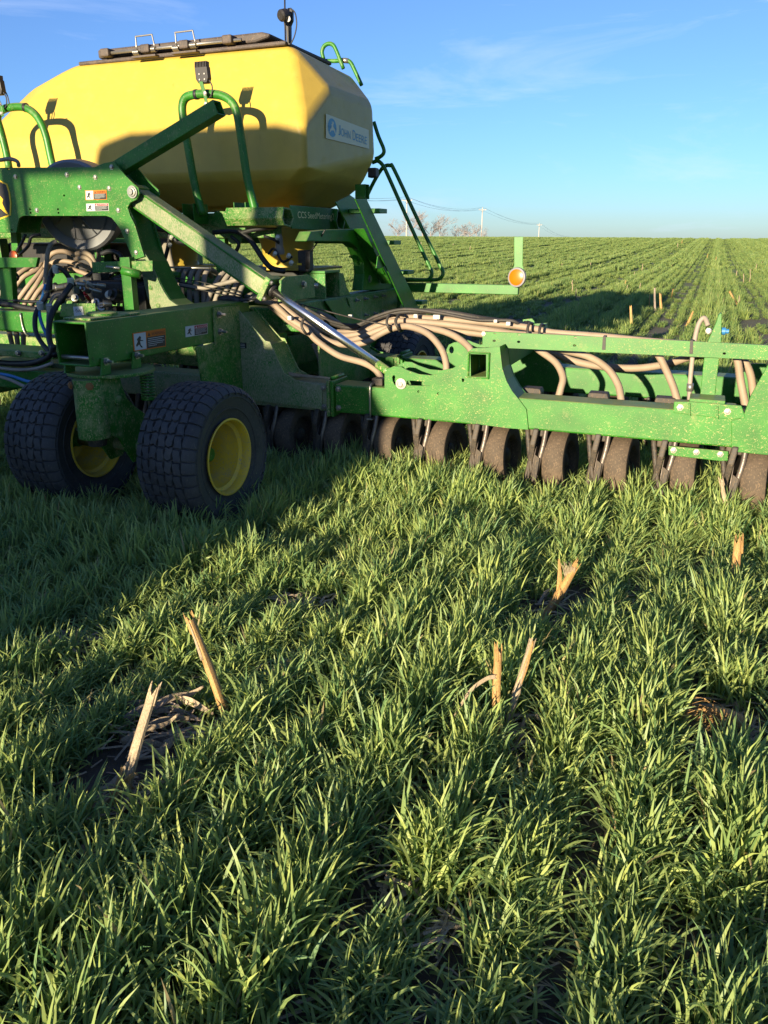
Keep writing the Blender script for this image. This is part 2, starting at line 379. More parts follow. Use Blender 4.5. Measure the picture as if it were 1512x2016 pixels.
# ------------------------------------------------------------------ wheat crop (one mass nobody could count)
def tuft_mesh(name, nb, rx, ry, hmin, hmax, wmin, wmax, segs, seed, lean=(0.25, 0.1), short=0.45, mat='wheat_leaf'):
    r = np.random.default_rng(seed); V = []; Fc = []; tone = []
    for i in range(nb):
        bx, by = r.normal(0, rx), r.normal(0, ry) if ry < 0.1 else r.uniform(-ry, ry)
        az = r.uniform(0, 2 * math.pi); Ln = r.uniform(hmin, hmin + 0.5 * (hmax - hmin)) if r.random() < short else r.uniform(hmin + 0.4 * (hmax - hmin), hmax); wd = r.uniform(wmin, wmax)
        tilt = abs(r.normal(0, 0.38)) + 0.05; curve = r.uniform(0.2, 1.7) * (1 if r.random() < 0.8 else 1.8)
        tw = r.uniform(-1.2, 1.2); tn = r.random(); base = len(V)
        ox, oy = math.cos(az), math.sin(az)
        p = np.array([bx, by, -0.01]); dl = Ln / segs; side0 = az + math.pi / 2 + r.normal(0, 0.5)
        for k in range(segs + 1):
            f = k / segs; ang = tilt + curve * f * f
            dr = np.array([ox * math.sin(ang) + lean[0] * f, oy * math.sin(ang) + lean[1] * f, math.cos(ang)]); dr /= np.linalg.norm(dr)
            sa_ = side0 + tw * f; sd = np.array([math.cos(sa_), math.sin(sa_), 0]); sd -= dr * sd.dot(dr); sd /= np.linalg.norm(sd) + 1e-9
            wv = wd * (0.6 + 0.4 * min(1, f * 4)) * (1 - max(0, (f - 0.5) / 0.5) ** 2.3) * 0.5
            if k == segs: V.append(p.copy()); tone.append(tn)
            else:
                nrm = np.cross(dr, sd); 
                V.append(p - sd * wv); V.append(p + sd * wv); tone += [tn, tn]
            p = p + dr * dl
        for k in range(segs - 1):
            a = base + 2 * k; Fc.append((a, a + 1, a + 3, a + 2))
        a = base + 2 * (segs - 1); Fc.append((a, a + 1, a + 2))
    me = bpy.data.meshes.new(name); me.from_pydata([tuple(v) for v in V], [], Fc)
    me.polygons.foreach_set('use_smooth', [True] * len(me.polygons))
    at = me.attributes.new('tone', 'FLOAT', 'POINT'); at.data.foreach_set('value', np.array(tone, np.float32))
    me.materials.append(MATS[mat]); return me
def source_collection(name, meshes):
    c = bpy.data.collections.new(name)
    for i, me in enumerate(meshes):
        o = bpy.data.objects.new(name + '_source', me); c.objects.link(o)
    return c
near_src = source_collection('wheat_near', [tuft_mesh('wheat_tuft', 100, 0.037, 0.042, 0.045, 0.20, 0.0056, 0.0098, 6, 100 + i, (0.30, -0.05)) for i in range(14)])
mid_src = source_collection('wheat_mid', [tuft_mesh('wheat_row_piece', 150, 0.036, 0.26, 0.09, 0.24, 0.011, 0.017, 3, 200 + i, mat='wheat_leaf_far') for i in range(8)])
far_src = source_collection('wheat_far', [tuft_mesh('wheat_row_length', 230, 0.038, 1.0, 0.10, 0.25, 0.026, 0.042, 2, 300 + i, mat='wheat_leaf_far') for i in range(6)])
def vnoise(x, y, s, seed):
    """smooth value noise on numpy arrays"""
    r = np.random.default_rng(seed); g = r.random((256, 256)); x = x / s + 700.3; y = y / s + 311.7
    i = np.floor(x).astype(int); j = np.floor(y).astype(int); fx = x - i; fy = y - j; fx = fx * fx * (3 - 2 * fx); fy = fy * fy * (3 - 2 * fy)
    G = lambda a, b_: g[a % 256, b_ % 256]
    return (G(i, j) * (1 - fx) + G(i + 1, j) * fx) * (1 - fy) + (G(i, j + 1) * (1 - fx) + G(i + 1, j + 1) * fx) * fy
def scatter(name, coll, pts, rot, scl, idx):
    me = bpy.data.meshes.new(name); me.from_pydata([tuple(p) for p in pts], [], [])
    for an, ty, dat in (('w_rot', 'FLOAT_VECTOR', rot), ('w_scl', 'FLOAT_VECTOR', scl), ('w_idx', 'INT', idx)):
        a = me.attributes.new(an, ty, 'POINT'); a.data.foreach_set('vector' if ty == 'FLOAT_VECTOR' else 'value', np.ascontiguousarray(dat).ravel())
    o = bpy.data.objects.new(name, me); COL.objects.link(o)
    g = bpy.data.node_groups.new(name + '_nodes', 'GeometryNodeTree')
    g.interface.new_socket('Geometry', in_out='INPUT', socket_type='NodeSocketGeometry'); g.interface.new_socket('Geometry', in_out='OUTPUT', socket_type='NodeSocketGeometry')
    gi, go = g.nodes.new('NodeGroupInput'), g.nodes.new('NodeGroupOutput')
    ci = g.nodes.new('GeometryNodeCollectionInfo'); ci.inputs['Collection'].default_value = coll; ci.inputs['Separate Children'].default_value = True; ci.inputs['Reset Children'].default_value = True
    ip = g.nodes.new('GeometryNodeInstanceOnPoints'); ip.inputs['Pick Instance'].default_value = True
    def na(n, ty):
        x = g.nodes.new('GeometryNodeInputNamedAttribute'); x.data_type = ty; x.inputs['Name'].default_value = n; return x.outputs['Attribute']
    g.links.new(gi.outputs[0], ip.inputs['Points']); g.links.new(ci.outputs[0], ip.inputs['Instance'])
    g.links.new(na('w_idx', 'INT'), ip.inputs['Instance Index']); g.links.new(na('w_rot', 'FLOAT_VECTOR'), ip.inputs['Rotation']); g.links.new(na('w_scl', 'FLOAT_VECTOR'), ip.inputs['Scale'])
    g.links.new(ip.outputs[0], go.inputs[0])
    md = o.modifiers.new('scatter', 'NODES'); md.node_group = g
    return o
ROW = 0.25
def row_points(dmin, dmax, step, jit, margin):
    """points along the drilled rows, in machine s,d, kept where the view (and a wide margin) can see"""
    ks = np.arange(-1300, 900); out = []
    dd = np.arange(-40, 260, step)
    s, d = np.meshgrid(ks * ROW, dd); s = s.ravel(); d = d.ravel()
    d = d + rng.uniform(-jit, jit, d.shape)
    x = s * CA + d * SA; y = -s * SA + d * CA; dist = np.hypot(x, y)
    keep = (dist >= dmin) & (dist < dmax) & (y > -2.5) & (np.abs(x) < margin + 0.56 * np.maximum(y, 0))
    return s[keep], d[keep]
TRACKS = (-6.3, -3.6, 0.95, -0.7, -9.4, -12.2, -17.5, -21.7, -27.0, 6.5, 9.5)
ROWF = np.random.default_rng(77).random(4000)
def bare(s, d):
    """openings: thin spots in the stand where old corn roots and husks lie"""
    out = np.zeros(s.shape, bool)
    for (u, v, r) in ((330, 1460, 0.15), (1410, 1440, 0.17), (1000, 1440, 0.08), (260, 1560, 0.09), (600, 1200, 0.13), (1010, 1480, 0.10), (790, 1770, 0.07), (150, 1270, 0.1), (770, 1090, 0.12), (880, 1850, .07), (560, 1330, .08), (228, 1612, 0.10), (1445, 1495, 0.09), (440, 1412, 0.06), (1090, 1205, 0.045), (985, 1450, 0.07), (330, 1520, 0.08)):
        p = Z(u, v, 0.0); out |= np.hypot(s - p.x, d - p.y) < r
    for sc_, dc in ((-2.60, 3.60), (-3.40, 3.60)): out |= (np.abs(s - sc_) < 0.20) & (np.abs(d - dc) < 0.13)
    return out
def place(name, coll, n_src, dmin, dmax, step, jit, margin, sj, full_rot, label):
    s, d = row_points(dmin, dmax, step, jit, margin)
    rowf = ROWF[(np.round(s / ROW).astype(int) + 2000)]
    s = s + rng.normal(0, sj, s.shape)
    n1_ = vnoise(s, d, 0.36, 5); n2_ = vnoise(s, d, 0.14, 6); n3_ = vnoise(s, d, 3.5, 8); n4 = vnoise(s, d, 1.1, 9)
    hgt = 0.50 + 0.90 * n1_ + 0.28 * n2_ + 0.20 * (n3_ - 0.5) + rng.normal(0, 0.08, s.shape) + 0.16 * (rowf - 0.5)
    keep = ~bare(s, d) & ~((n1_ < 0.12) & (n2_ < 0.5) & (dmin < 5)) & (rng.random(s.shape) < 0.96)
    if dmin < 5:
        n5 = vnoise(s, d, 0.75, 15); hgt = hgt * (0.62 + 0.72 * n5)
        hgt = hgt * (1 + 0.22 * np.exp(-((d - 4.35) / 0.35) ** 2) * (s > -2.3)) * (1 + 0.28 * np.exp(-((d - 3.05) / 0.28) ** 2) * (s < -2.1))
    if dmin > 5:
        tr_ = np.zeros(s.shape)
        for c_ in TRACKS: tr_ = np.maximum(tr_, np.exp(-((s - c_) / 0.33) ** 2))
        hgt *= 1 - 0.5 * tr_
        hgt *= (0.8 + 0.35 * n4) * (0.52 + 0.80 * rowf)
        keep &= rng.random(s.shape) > 0.5 * tr_
    s, d, hgt, n1_ = s[keep], d[keep], hgt[keep], n1_[keep]
    x = s * CA + d * SA; y = -s * SA + d * CA
    z = np.array([ground_h(a, b_) for a, b_ in zip(x, y)])
    N = len(s); print(name, N)
    rot = np.zeros((N, 3)); rot[:, 2] = rng.uniform(0, 6.283, N) * (1 if full_rot else 0) + (0 if full_rot else -AL + math.pi * rng.integers(0, 2, N))
    if full_rot: rot[:, 2] = rng.normal(0, 0.6, N) + np.where(rng.random(N) < 0.3, math.pi, 0); rot[:, 0] = rng.normal(0, 0.10, N); rot[:, 1] = rng.normal(0, 0.10, N)
    hgt = np.clip(hgt, 0.35, 1.6); scl = np.stack([hgt * 0.25 + 0.78, hgt * 0.25 + 0.78, hgt], 1)
    if not full_rot: scl[:, 1] = 1.0
    o = scatter(name, coll, np.stack([x, y, z], 1), rot.astype(np.float32), scl.astype(np.float32), rng.integers(0, n_src, N).astype(np.int32))
    o['kind'] = 'stuff'; o['label'] = label; o['category'] = 'wheat'
    return o
place('wheat', near_src, 14, 0.0, 9.0, 0.042, 0.022, 5.0, 0.021, True, 'ankle high green wheat around the seeder and in the foreground')
place('wheat', mid_src, 8, 9.0, 42.0, 0.46, 0.1, 13.0, 0.016, False, 'rows of green wheat in the middle of the field')
place('wheat', far_src, 6, 42.0, 185.0, 1.9, 0.3, 40.0, 0.02, False, 'rows of green wheat rising to the crest of the field')

# ------------------------------------------------------------------ the air seeder: one machine, everything on it a part
M = bpy.data.objects.new('air_seeder', None); COL.objects.link(M)
M.location = wld(S0, D0, 0); M.rotation_euler = (0, 0, -AL); M.empty_display_size = 0.5
M['label'] = 'green air seeder with large yellow seed tank and unfolded wing standing in wheat'; M['category'] = 'seeder'
NT = Vector((0, -1, 0)); NL = Vector((1, 0, 0)); UP = Vector((0, 0, 1))
FR, BK = 4.80, 6.15            # depth of the two toolbars
ZB, ZT = 0.447, 0.645          # underside and top of the toolbars
# --- toolbars of the wing and of the centre section
box('toolbar', (-2.33, FR, ZB), (1.9, FR + 0.2, ZT), 'green_speckled', M, bev=0.012)
box('toolbar', (-2.33, BK, ZB), (1.9, BK + 0.2, ZT), 'green', M, bev=0.012)
box('toolbar', (-7.2, FR, ZB), (-2.385, FR + 0.2, ZT), 'green_muddy', M, bev=0.012)
box('toolbar', (-7.2, BK, ZB), (-2.385, BK + 0.2, ZT), 'green_dusty', M, bev=0.012)
for dd in (FR, BK):
    for s_, mt in ((-2.331, 'green_speckled' if dd == FR else 'green'), (-2.385, 'green_dusty')):
        fl = box('hinge_flange', (s_ - (0.024 if s_ > -2.35 else 0.0), dd - 0.022, ZB - 0.03), (s_ + (0 if s_ > -2.35 else 0.024), dd + 0.225, ZT + 0.025), mt, M, bev=0.006)
        for zz in (ZB + 0.035, ZT - 0.03):
            if dd == FR: bolt((s_ + (0.03 if s_ > -2.35 else -0.03), dd - 0.002, zz), NT, fl, 0.015, 0.016)
    tube('hinge_pin', [(-2.358, dd + 0.02, ZT + 0.035), (-2.358, dd + 0.2, ZT + 0.035)], 0.014, 'green', M, sub=1)
# --- gusset plates of the wing (outline with slot, lobe and tube seat)
G_PX = [(757, 811), (757, 738), (762, 727), (775, 721), (788, 722), (802, 729), (825, 737), (848, 739), (870, 735), (892, 725), (908, 714), (917, 702), (922, 692), (930, 686), (984, 683), (986, 702), (989, 726), (997, 750), (1008, 770), (1022, 787), (1036, 806), (1040, 846), (1000, 843), (900, 829)]
SLOT = [(801, 750), (806, 749), (846, 752), (849, 756), (846, 760), (806, 759), (801, 757)]
LOBE = [(772, 742), (774, 739), (777, 739), (778, 742), (777, 750), (780, 757), (777, 758), (773, 750)]
gfront = plate('gusset_plate', G_PX, FR - 0.014, 0.012, 'green_speckled', M, [SLOT, LOBE, ring(824, 771, 2.6, 8), ring(863, 775, 2.6, 8), [(926, 697), (957, 698), (957, 742), (927, 741)], [(909, 746), (911, 745), (914, 746), (913, 752), (910, 752)]])
g_sz = [(D(u, v, FR - 0.014).x, D(u, v, FR - 0.014).z) for u, v in G_PX]
for dd, mt in ((FR + 0.202, 'green'), (BK - 0.014, 'green'), (BK + 0.202, 'green')):
    hole = [(-1.905 + 0.02 * math.cos(a * 0.7854), 0.735 + 0.03 * math.sin(a * 0.7854)) for a in range(8)]
    sqh = [D(u, v, FR - 0.014) for u, v in ((926, 697), (957, 698), (957, 742), (927, 741))]
    prism('gusset_plate', [(s_, dd, z_) for s_, z_ in g_sz], (0, 0.012, 0), mt, M, [[(s_, dd, z_) for s_, z_ in hole], [(p.x, dd, p.z) for p in sqh]])
# folded web between the pair of plates, along the hollow edge
web = [g_sz[i] for i in range(14, 20)]
for dd, mt in ((FR, 'green'), (BK, 'green')):
    V = []; 
    for s_, z_ in web: V += [(s_ - 0.003, dd - 0.002, z_), (s_ - 0.003, dd + 0.2, z_), (s_ - 0.014, dd + 0.2, z_ - 0.004), (s_ - 0.014, dd - 0.002, z_ - 0.004)]
    Fc = []
    for i in range(len(web) - 1):
        for k in range(4): Fc.append((4 * i + k, 4 * i + (k + 1) % 4, 4 * i + 4 + (k + 1) % 4, 4 * i + 4 + k))
    Fc += [(0, 1, 2, 3), tuple(4 * (len(web) - 1) + k for k in (3, 2, 1, 0))]
    mk('web_plate', V, Fc, mt, M)
# embossed pads on the plate
for cx, cy, hw, hh in ((835, 800, 23, 11),):
    plate('stamped_pad', [(cx - hw, cy - 4), (cx - hw + 5, cy - hh), (cx + hw - 4, cy - hh + 3), (cx + hw, cy - 1), (cx + hw - 1, cy + 8), (cx + hw - 5, cy + hh), (cx - hw + 5, cy + hh - 3), (cx - hw, cy + 5)], FR - 0.0165, 0.0015, 'green_speckled', M, bev=0.001)
# pivot pin of the cylinder
pp = D(790, 755, FR - 0.016)
pin = lathe('pivot_pin', [(0.036, 0.0), (0.036, 0.009), (0.026, 0.009), (0.026, 0.013), (0.017, 0.014), (0.015, 0.024)], pp, NT, 'zinc', M, n=24)
# square tube that joins both toolbars, its open end towards us
tl, br = D(921, 692, FR - 0.03), D(962, 747, FR - 0.03); cs, cz = (tl.x + br.x) / 2, (tl.z + br.z) / 2
sqtube('cross_tube', (cs, FR - 0.03, cz), (cs, BK + 0.24, cz), br.x - tl.x, tl.z - br.z, 'green_speckled', M, wall=0.010, bev=0.008)
sqtube('cross_tube', (0.75, FR + 0.21, cz), (0.75, BK + 0.24, cz), br.x - tl.x, tl.z - br.z, 'green_speckled', M, wall=0.010, bev=0.008)
# plate at the right end of the view
plate('gusset_plate', [(1440, 829), (1462, 823), (1478, 779), (1512, 718), (1530, 694), (1560, 686), (1660, 690), (1660, 911), (1440, 889)], FR - 0.014, 0.012, 'green_speckled', M)
plate('gusset_plate', [(1445, 747), (1455, 733), (1479, 731), (1479, 716), (1508, 716), (1512, 803), (1445, 792)], BK - 0.016, 0.014, 'green', M)
# U-bolts round the toolbar
def ubolt(s_, zt=ZT):
    p = [(s_, FR - 0.012, ZB - 0.02), (s_, FR - 0.012, zt - 0.02), (s_, FR - 0.004, zt + 0.008), (s_, FR + 0.02, zt + 0.014), (s_, FR + 0.18, zt + 0.014), (s_, FR + 0.205, zt + 0.006), (s_, FR + 0.212, zt - 0.02), (s_, FR + 0.212, ZB - 0.02)]
    u = tube('u_bolt', p, 0.0085, 'zinc', M, sub=3, n=8)
    box('clamp_strap', (s_ - 0.02, FR - 0.03, ZB - 0.026), (s_ + 0.02, FR + 0.23, ZB - 0.016), 'zinc', u, bev=0.002)
ubolt(D(730, 790, FR).x); ubolt(D(730, 790, FR).x - 1.9); ubolt(1.2)
# --- hose rail above the wing: angle iron with punched holes
RL = FR + 0.15
hol = [ring(u, v, 3.4, 8, 2.4) for u, v in ((975, 655.5), (973, 671), (1022, 658), (1021, 673), (1133, 664), (1131, 680), (1426, 696))]
rail = plate('hose_rail', [(950, 653), (1100, 659.5), (1300, 669), (1512, 680), (1660, 688), (1660, 716), (1512, 708), (1300, 698.5), (1100, 690), (950, 683)], RL, 0.006, 'green_speckled', M, hol, bev=0.0015)
a, c = D(951, 653.5, RL), D(1660, 688, RL)
mk('rail_flange', [a + Vector((0, 0.0062, 0)), c + Vector((0, 0.0062, 0)), c + Vector((0, 0.05, 0)), a + Vector((0, 0.05, 0)), a + Vector((0, 0.0062, -0.006)), c + Vector((0, 0.0062, -0.006)), c + Vector((0, 0.05, -0.006)), a + Vector((0, 0.05, -0.006))],
   [(0, 1, 2, 3), (7, 6, 5, 4), (0, 4, 5, 1), (1, 5, 6, 2), (2, 6, 7, 3), (3, 7, 4, 0)], 'green_speckled', rail)
for u, v in ((1190, 676), (1362, 684)):
    plate('cable_tie', [(u - 3, v - 14), (u + 3, v - 13.7), (u + 2, v + 13), (u - 5, v + 12.7)], RL - 0.003, 0.062, 'tape', M, bev=0.001)
bolt(D(952, 657, RL - 0.001), NT, rail, 0.010, 0.01)
tube('rail_bolt', [D(997, 682, RL + 0.03), D(997, 700, RL + 0.03)], 0.006, 'zinc', M, sub=1)
# --- marker post clamped on the toolbar
post = plate('marker_post', [(1410, 634), (1414, 621), (1418, 616), (1421, 618), (1420, 672), (1416, 706), (1406, 790), (1377, 790), (1386, 706), (1393, 673)], RL + 0.056, 0.05, 'green_speckled', M)
cl = plate('clamp_block', [(1327, 791), (1357, 791), (1460, 799), (1468, 823), (1440, 826), (1326, 813)], FR - 0.016, 0.014, 'green_speckled', M)
a = D(1327, 791, FR); c = D(1452, 799, FR)
box('clamp_block', (a.x, FR - 0.001, ZT + 0.001), (c.x, FR + 0.16, a.z - 0.012), 'green_speckled', M, bev=0.006)
box('post_foot', (D(1358, 780, FR).x, FR + 0.03, a.z - 0.0115), (D(1430, 780, FR).x, FR + 0.21, a.z + 0.02), 'green_speckled', M, bev=0.004)
for u, v in ((1339, 802), (1432, 810)): bolt(D(u, v, FR - 0.016), NT, cl, 0.0135, 0.014)
for u, v in ((1357, 806), (1412, 812)): plate('rib', [(u - 2, v - 12), (u + 2, v - 11.5), (u + 2, v + 13), (u - 2, v + 12.5)], FR - 0.032, 0.015, 'green_speckled', cl, bev=0.001)
cl2 = plate('clamp_plate', [(1316, 878), (1434, 889), (1433, 907), (1420, 908), (1330, 898), (1316, 896)], FR - 0.016, 0.014, 'green_speckled', M)
for u, v in ((1326, 883), (1371, 887), (1418, 891)): bolt(D(u, v + 3, FR - 0.016), NT, cl2, 0.0135, 0.014)
px_tube('hydraulic_hose', [(1357, 790, 5.06), (1358, 760, 5.06), (1362, 715, 5.06), (1366, 680, 5.06), (1373, 645, 5.07), (1381, 629, 5.08), (1388, 627, 5.08), (1394, 641, 5.05)], 0.014, 'hose_grey', M)
px_tube('hose_fitting', [(1358, 770, 5.058), (1359, 755, 5.058)], 0.02, 'zinc', M, sub=1)
lathe('hydraulic_fitting', [(0.01, -0.02), (0.018, -0.02), (0.018, 0.012), (0.010, 0.014), (0.010, 0.03)], D(1395, 652, 5.03), NT, 'zinc', M, n=10)
lathe('hydraulic_fitting', [(0.012, -0.02), (0.022, -0.02), (0.022, 0.012), (0.014, 0.014), (0.014, 0.03)], D(1424, 652, 5.05), NL, 'hose_blue', M, n=10)
# bulkhead bracket with round boot behind the rail
bk = plate('bulkhead_plate', [(1029, 629), (1047, 627), (1052, 632), (1054, 650), (1030, 648)], 5.9, 0.008, 'green_speckled', M)
lathe('rubber_boot', [(0.030, 0.0), (0.034, 0.02), (0.030, 0.03), (0.034, 0.04), (0.028, 0.05), (0.028, 0.09)], D(1043, 640, 5.9), (-0.75, -0.6, 0), 'black_plastic', bk, n=16)

# --- hydraulic cylinder that folds the wing
ca_, cb_ = D(272, 388, 4.86), D(528, 566, 4.86); ax = (cb_ - ca_).normalized()
barrel = sqtube('cylinder_barrel', ca_, cb_, 0.13, 0.135, 'green_muddy', M, wall=0.02, up=Vector((0, 1, 0)).cross(ax), bev=0.012)
sqtube('end_cap', cb_ - ax * 0.012, cb_ + ax * 0.03, 0.165, 0.170, 'green_dusty', barrel, wall=0.05, up=Vector((0, 1, 0)).cross(ax))
sqtube('end_cap', ca_ - ax * 0.03, ca_ + ax * 0.02, 0.15, 0.155, 'green_splashed', barrel, wall=0.05, up=Vector((0, 1, 0)).cross(ax))
ce = D(748, 720, 4.86)
tube('piston_rod', [cb_ - ax * 0.1, ce], 0.027, 'chrome', M, sub=1, n=20)
tube('rod_gland', [cb_ + ax * 0.02, cb_ + ax * 0.055], 0.045, 'black_plastic', M, sub=1, n=20)
clv = tube('rod_clevis', [ce - ax * 0.02, ce + ax * 0.14], 0.030, 'green_dusty', M, sub=1, n=14)
up_ = Vector((0, 1, 0)).cross(ax)
if up_.z < 0: up_ = -up_
for k in (-1, 1):
    for j in (-1, 1): bolt(cb_ + ax * 0.03 + up_ * 0.062 * k + Vector((0, 0.06 * j, 0)), ax, barrel, 0.013, 0.016)
for k in (-1, 1):
    tube('tie_rod', [ca_ + up_ * 0.058 * k + Vector((0, -0.068, 0)), cb_ + up_ * 0.058 * k + Vector((0, -0.068, 0))], 0.007, 'green', barrel, sub=1, n=6)
# port elbow with its tagged hose
px_tube('hydraulic_hose', [(445, 592, 4.9), (470, 592, 4.86), (498, 588, 4.84), (518, 578, 4.82), (524, 566, 4.82)], 0.013, 'hose_black', M)
px_tube('hose_fitting', [(432, 590, 4.91), (452, 588, 4.9), (474, 592, 4.86)], 0.027, 'black_plastic', M, sub=2)
px_tube('hose_tag', [(480, 592, 4.858), (488, 591, 4.855)], 0.016, 'white_tag', M, sub=1)
px_tube('hose_tag', [(492, 590, 4.85), (498, 588, 4.845)], 0.016, 'white_tag', M, sub=1)

# --- hinge gusset of the centre section
CG = [(412, 615), (470, 611), (500, 646), (522, 671), (531, 673), (545, 705), (559, 735), (580, 748), (612, 755), (634, 758), (634, 806), (590, 800), (500, 790), (396, 779), (396, 700)]
cg = plate('hinge_gusset', CG, FR - 0.014, 0.012, 'green_muddy', M, [ring(472, 668, 0.1, 3)] and [])
cg_sz = [(D(u, v, FR - 0.014).x, D(u, v, FR - 0.014).z) for u, v in CG]
for dd, mt in ((FR + 0.202, 'green_dusty'), (BK - 0.014, 'green'), (BK + 0.202, 'green')):
    prism('hinge_gusset', [(s_, dd, z_) for s_, z_ in cg_sz], (0, 0.012, 0), mt, M)
V = []; web = [cg_sz[i] for i in range(1, 9)]
for dd, mt in ((FR, 'green_splashed'), (BK, 'green')):
    V = []; Fc = []
    for s_, z_ in web: V += [(s_, dd - 0.002, z_ - 0.02), (s_, dd + 0.2, z_ - 0.02), (s_ - 0.01, dd + 0.2, z_ - 0.028), (s_ - 0.01, dd - 0.002, z_ - 0.028)]
    for i in range(len(web) - 1):
        for k in range(4): Fc.append((4 * i + k, 4 * i + (k + 1) % 4, 4 * i + 4 + (k + 1) % 4, 4 * i + 4 + k))
    Fc += [(0, 1, 2, 3), tuple(4 * (len(web) - 1) + k for k in (3, 2, 1, 0))]
    mk('web_plate', V, Fc, mt, M)
sp = plate('serial_plate', [(462, 674), (485, 675), (485, 686), (462, 685)], FR - 0.017, 0.002, 'black_decal', M, bev=0)
for k in range(3): plate('print_line', [(464, 676.5 + 3 * k), (482, 677.3 + 3 * k), (482, 678.2 + 3 * k), (464, 677.4 + 3 * k)], FR - 0.0185, 0.001, 'white_decal', sp, bev=0)
# side panel below the arm, in front of the gusset
prism('side_plate', [(-3.06, 4.25, 0.93), (-3.06, 4.78, 0.93), (-3.06, 4.78, 0.50), (-3.06, 4.60, 0.50), (-3.06, 4.30, 0.62)], (-0.012, 0, 0), 'green_splashed', M)
# cut corn stalk lying on the hinge
tube('lodged_stalk', [D(560, 736, 4.87), D(590, 740, 4.87), D(650, 745, 4.83)], 0.018, 'straw_pale', M, sub=3, n=7, rfun=lambda i, t_: 0.02 * (1 - 0.6 * t_), label='dry corn stalk fragment lying on the hinge')

# --- castor arm
AX0, AX1, AZ0, AZ1 = -3.302, -3.073, 0.935, 1.175
arm = sqtube('castor_arm', ((AX0 + AX1) / 2, 3.30, (AZ0 + AZ1) / 2), ((AX0 + AX1) / 2, 4.95, (AZ0 + AZ1) / 2), AX1 - AX0, AZ1 - AZ0, 'green', M, wall=0.012, bev=0.014)
prism('arm_bracket', [(AX1 + 0.014, 4.47, 0.925), (AX1 + 0.014, 4.80, 0.925), (AX1 + 0.014, 4.80, 1.155), (AX1 + 0.014, 4.48, 1.16)], (-0.012, 0, 0), 'green_dusty', M)
for dz in (1.115, 1.0): bolt((AX1 + 0.016, 4.535, dz), NL, arm, 0.018, 0.018, stud=0.035)
box('arm_cap', (AX0 + 0.02, 3.36, AZ1 + 0.001), (AX1 - 0.02, 3.78, AZ1 + 0.014), 'green_dusty', M)
lathe('spindle_cap', [(0.085, 0.0), (0.085, 0.012), (0.07, 0.018)], ((AX0 + AX1) / 2 + 0.01, 3.55, AZ1 + 0.0145), UP, 'green_speckled', M, n=24)
# stickers on the arm
ax_s = AX1
def arm_px(u, v): return S(u, v, ax_s)
def warn_sign(q, kind, face_s, wide, mats_parent):
    """hazard sticker: pictogram field, coloured header, black text block. q = TL TR BR BL on the face"""
    TLq, TRq, BRq, BLq = [Vector(p) for p in q]
    def at(a_, b_): return (TLq.lerp(TRq, a_)).lerp(BLq.lerp(BRq, a_), b_)
    hc = {'WARNING': 'orange_decal', 'DANGER': 'red_decal'}[kind]
    base = decal('hazard_sticker', [at(0, 0), at(1, 0), at(1, 1), at(0, 1)], hc if kind == 'WARNING' else 'white_decal', mats_parent, lift=0.0012)
    n = (TRq - TLq).cross(BLq - TLq).normalized() * -1
    def patch(nm, a0, b0, a1, b1, mt, lf): return decal(nm, [at(a0, b0), at(a1, b0), at(a1, b1), at(a0, b1)], mt, base, lift=lf, th=0.0006)
    patch('pictogram', 0.03, 0.05 if kind == 'DANGER' else 0.05, 0.38, 0.95, 'white_decal', 0.003)
    fig = [(0.20, 0.2), (0.235, 0.28), (0.215, 0.42), (0.30, 0.47), (0.28, 0.51), (0.2, 0.48), (0.21, 0.68), (0.27, 0.85), (0.22, 0.85), (0.16, 0.66), (0.09, 0.78), (0.07, 0.68), (0.13, 0.5), (0.11, 0.36)]
    prism('pictogram_figure', [at(a_, b_) + n * 0.0037 for a_, b_ in fig], n * 0.0005, 'black_decal', base, bev=0)
    patch('header', 0.40, 0.04, 0.98, 0.32, hc, 0.003)
    patch('text_block', 0.40, 0.34, 0.98, 0.95, 'black_decal', 0.003)
    for k in range(5): patch('print_line', 0.44, 0.41 + 0.10 * k, (0.93, 0.88, 0.95, 0.9, 0.7)[k], 0.435 + 0.10 * k, 'white_decal', 0.0038)
    tri = [at(0.43, 0.28), at(0.475, 0.09), at(0.52, 0.28)]
    prism('alert_triangle', [p + n * 0.0037 for p in tri], n * 0.0005, 'black_decal' if kind == 'WARNING' else 'white_decal', base, bev=0)
    text(kind, at(0.55, 0.28) + n * 0.0037, at(1, 0.28) - at(0, 0.28), at(0.5, 0) - at(0.5, 1), (at(0, 0.1) - at(0, 0.28)).length, 'black_decal' if kind == 'WARNING' else 'white_decal', base, width=(at(0.96, 0) - at(0.55, 0)).length)
    return base
warn_sign([arm_px(260, 656), arm_px(325, 646), arm_px(326, 682), arm_px(263, 692)], 'WARNING', ax_s, 1, M)
warn_sign([arm_px(364, 643), arm_px(408, 637), arm_px(408, 657), arm_px(365, 664)], 'DANGER', ax_s, 1, M)
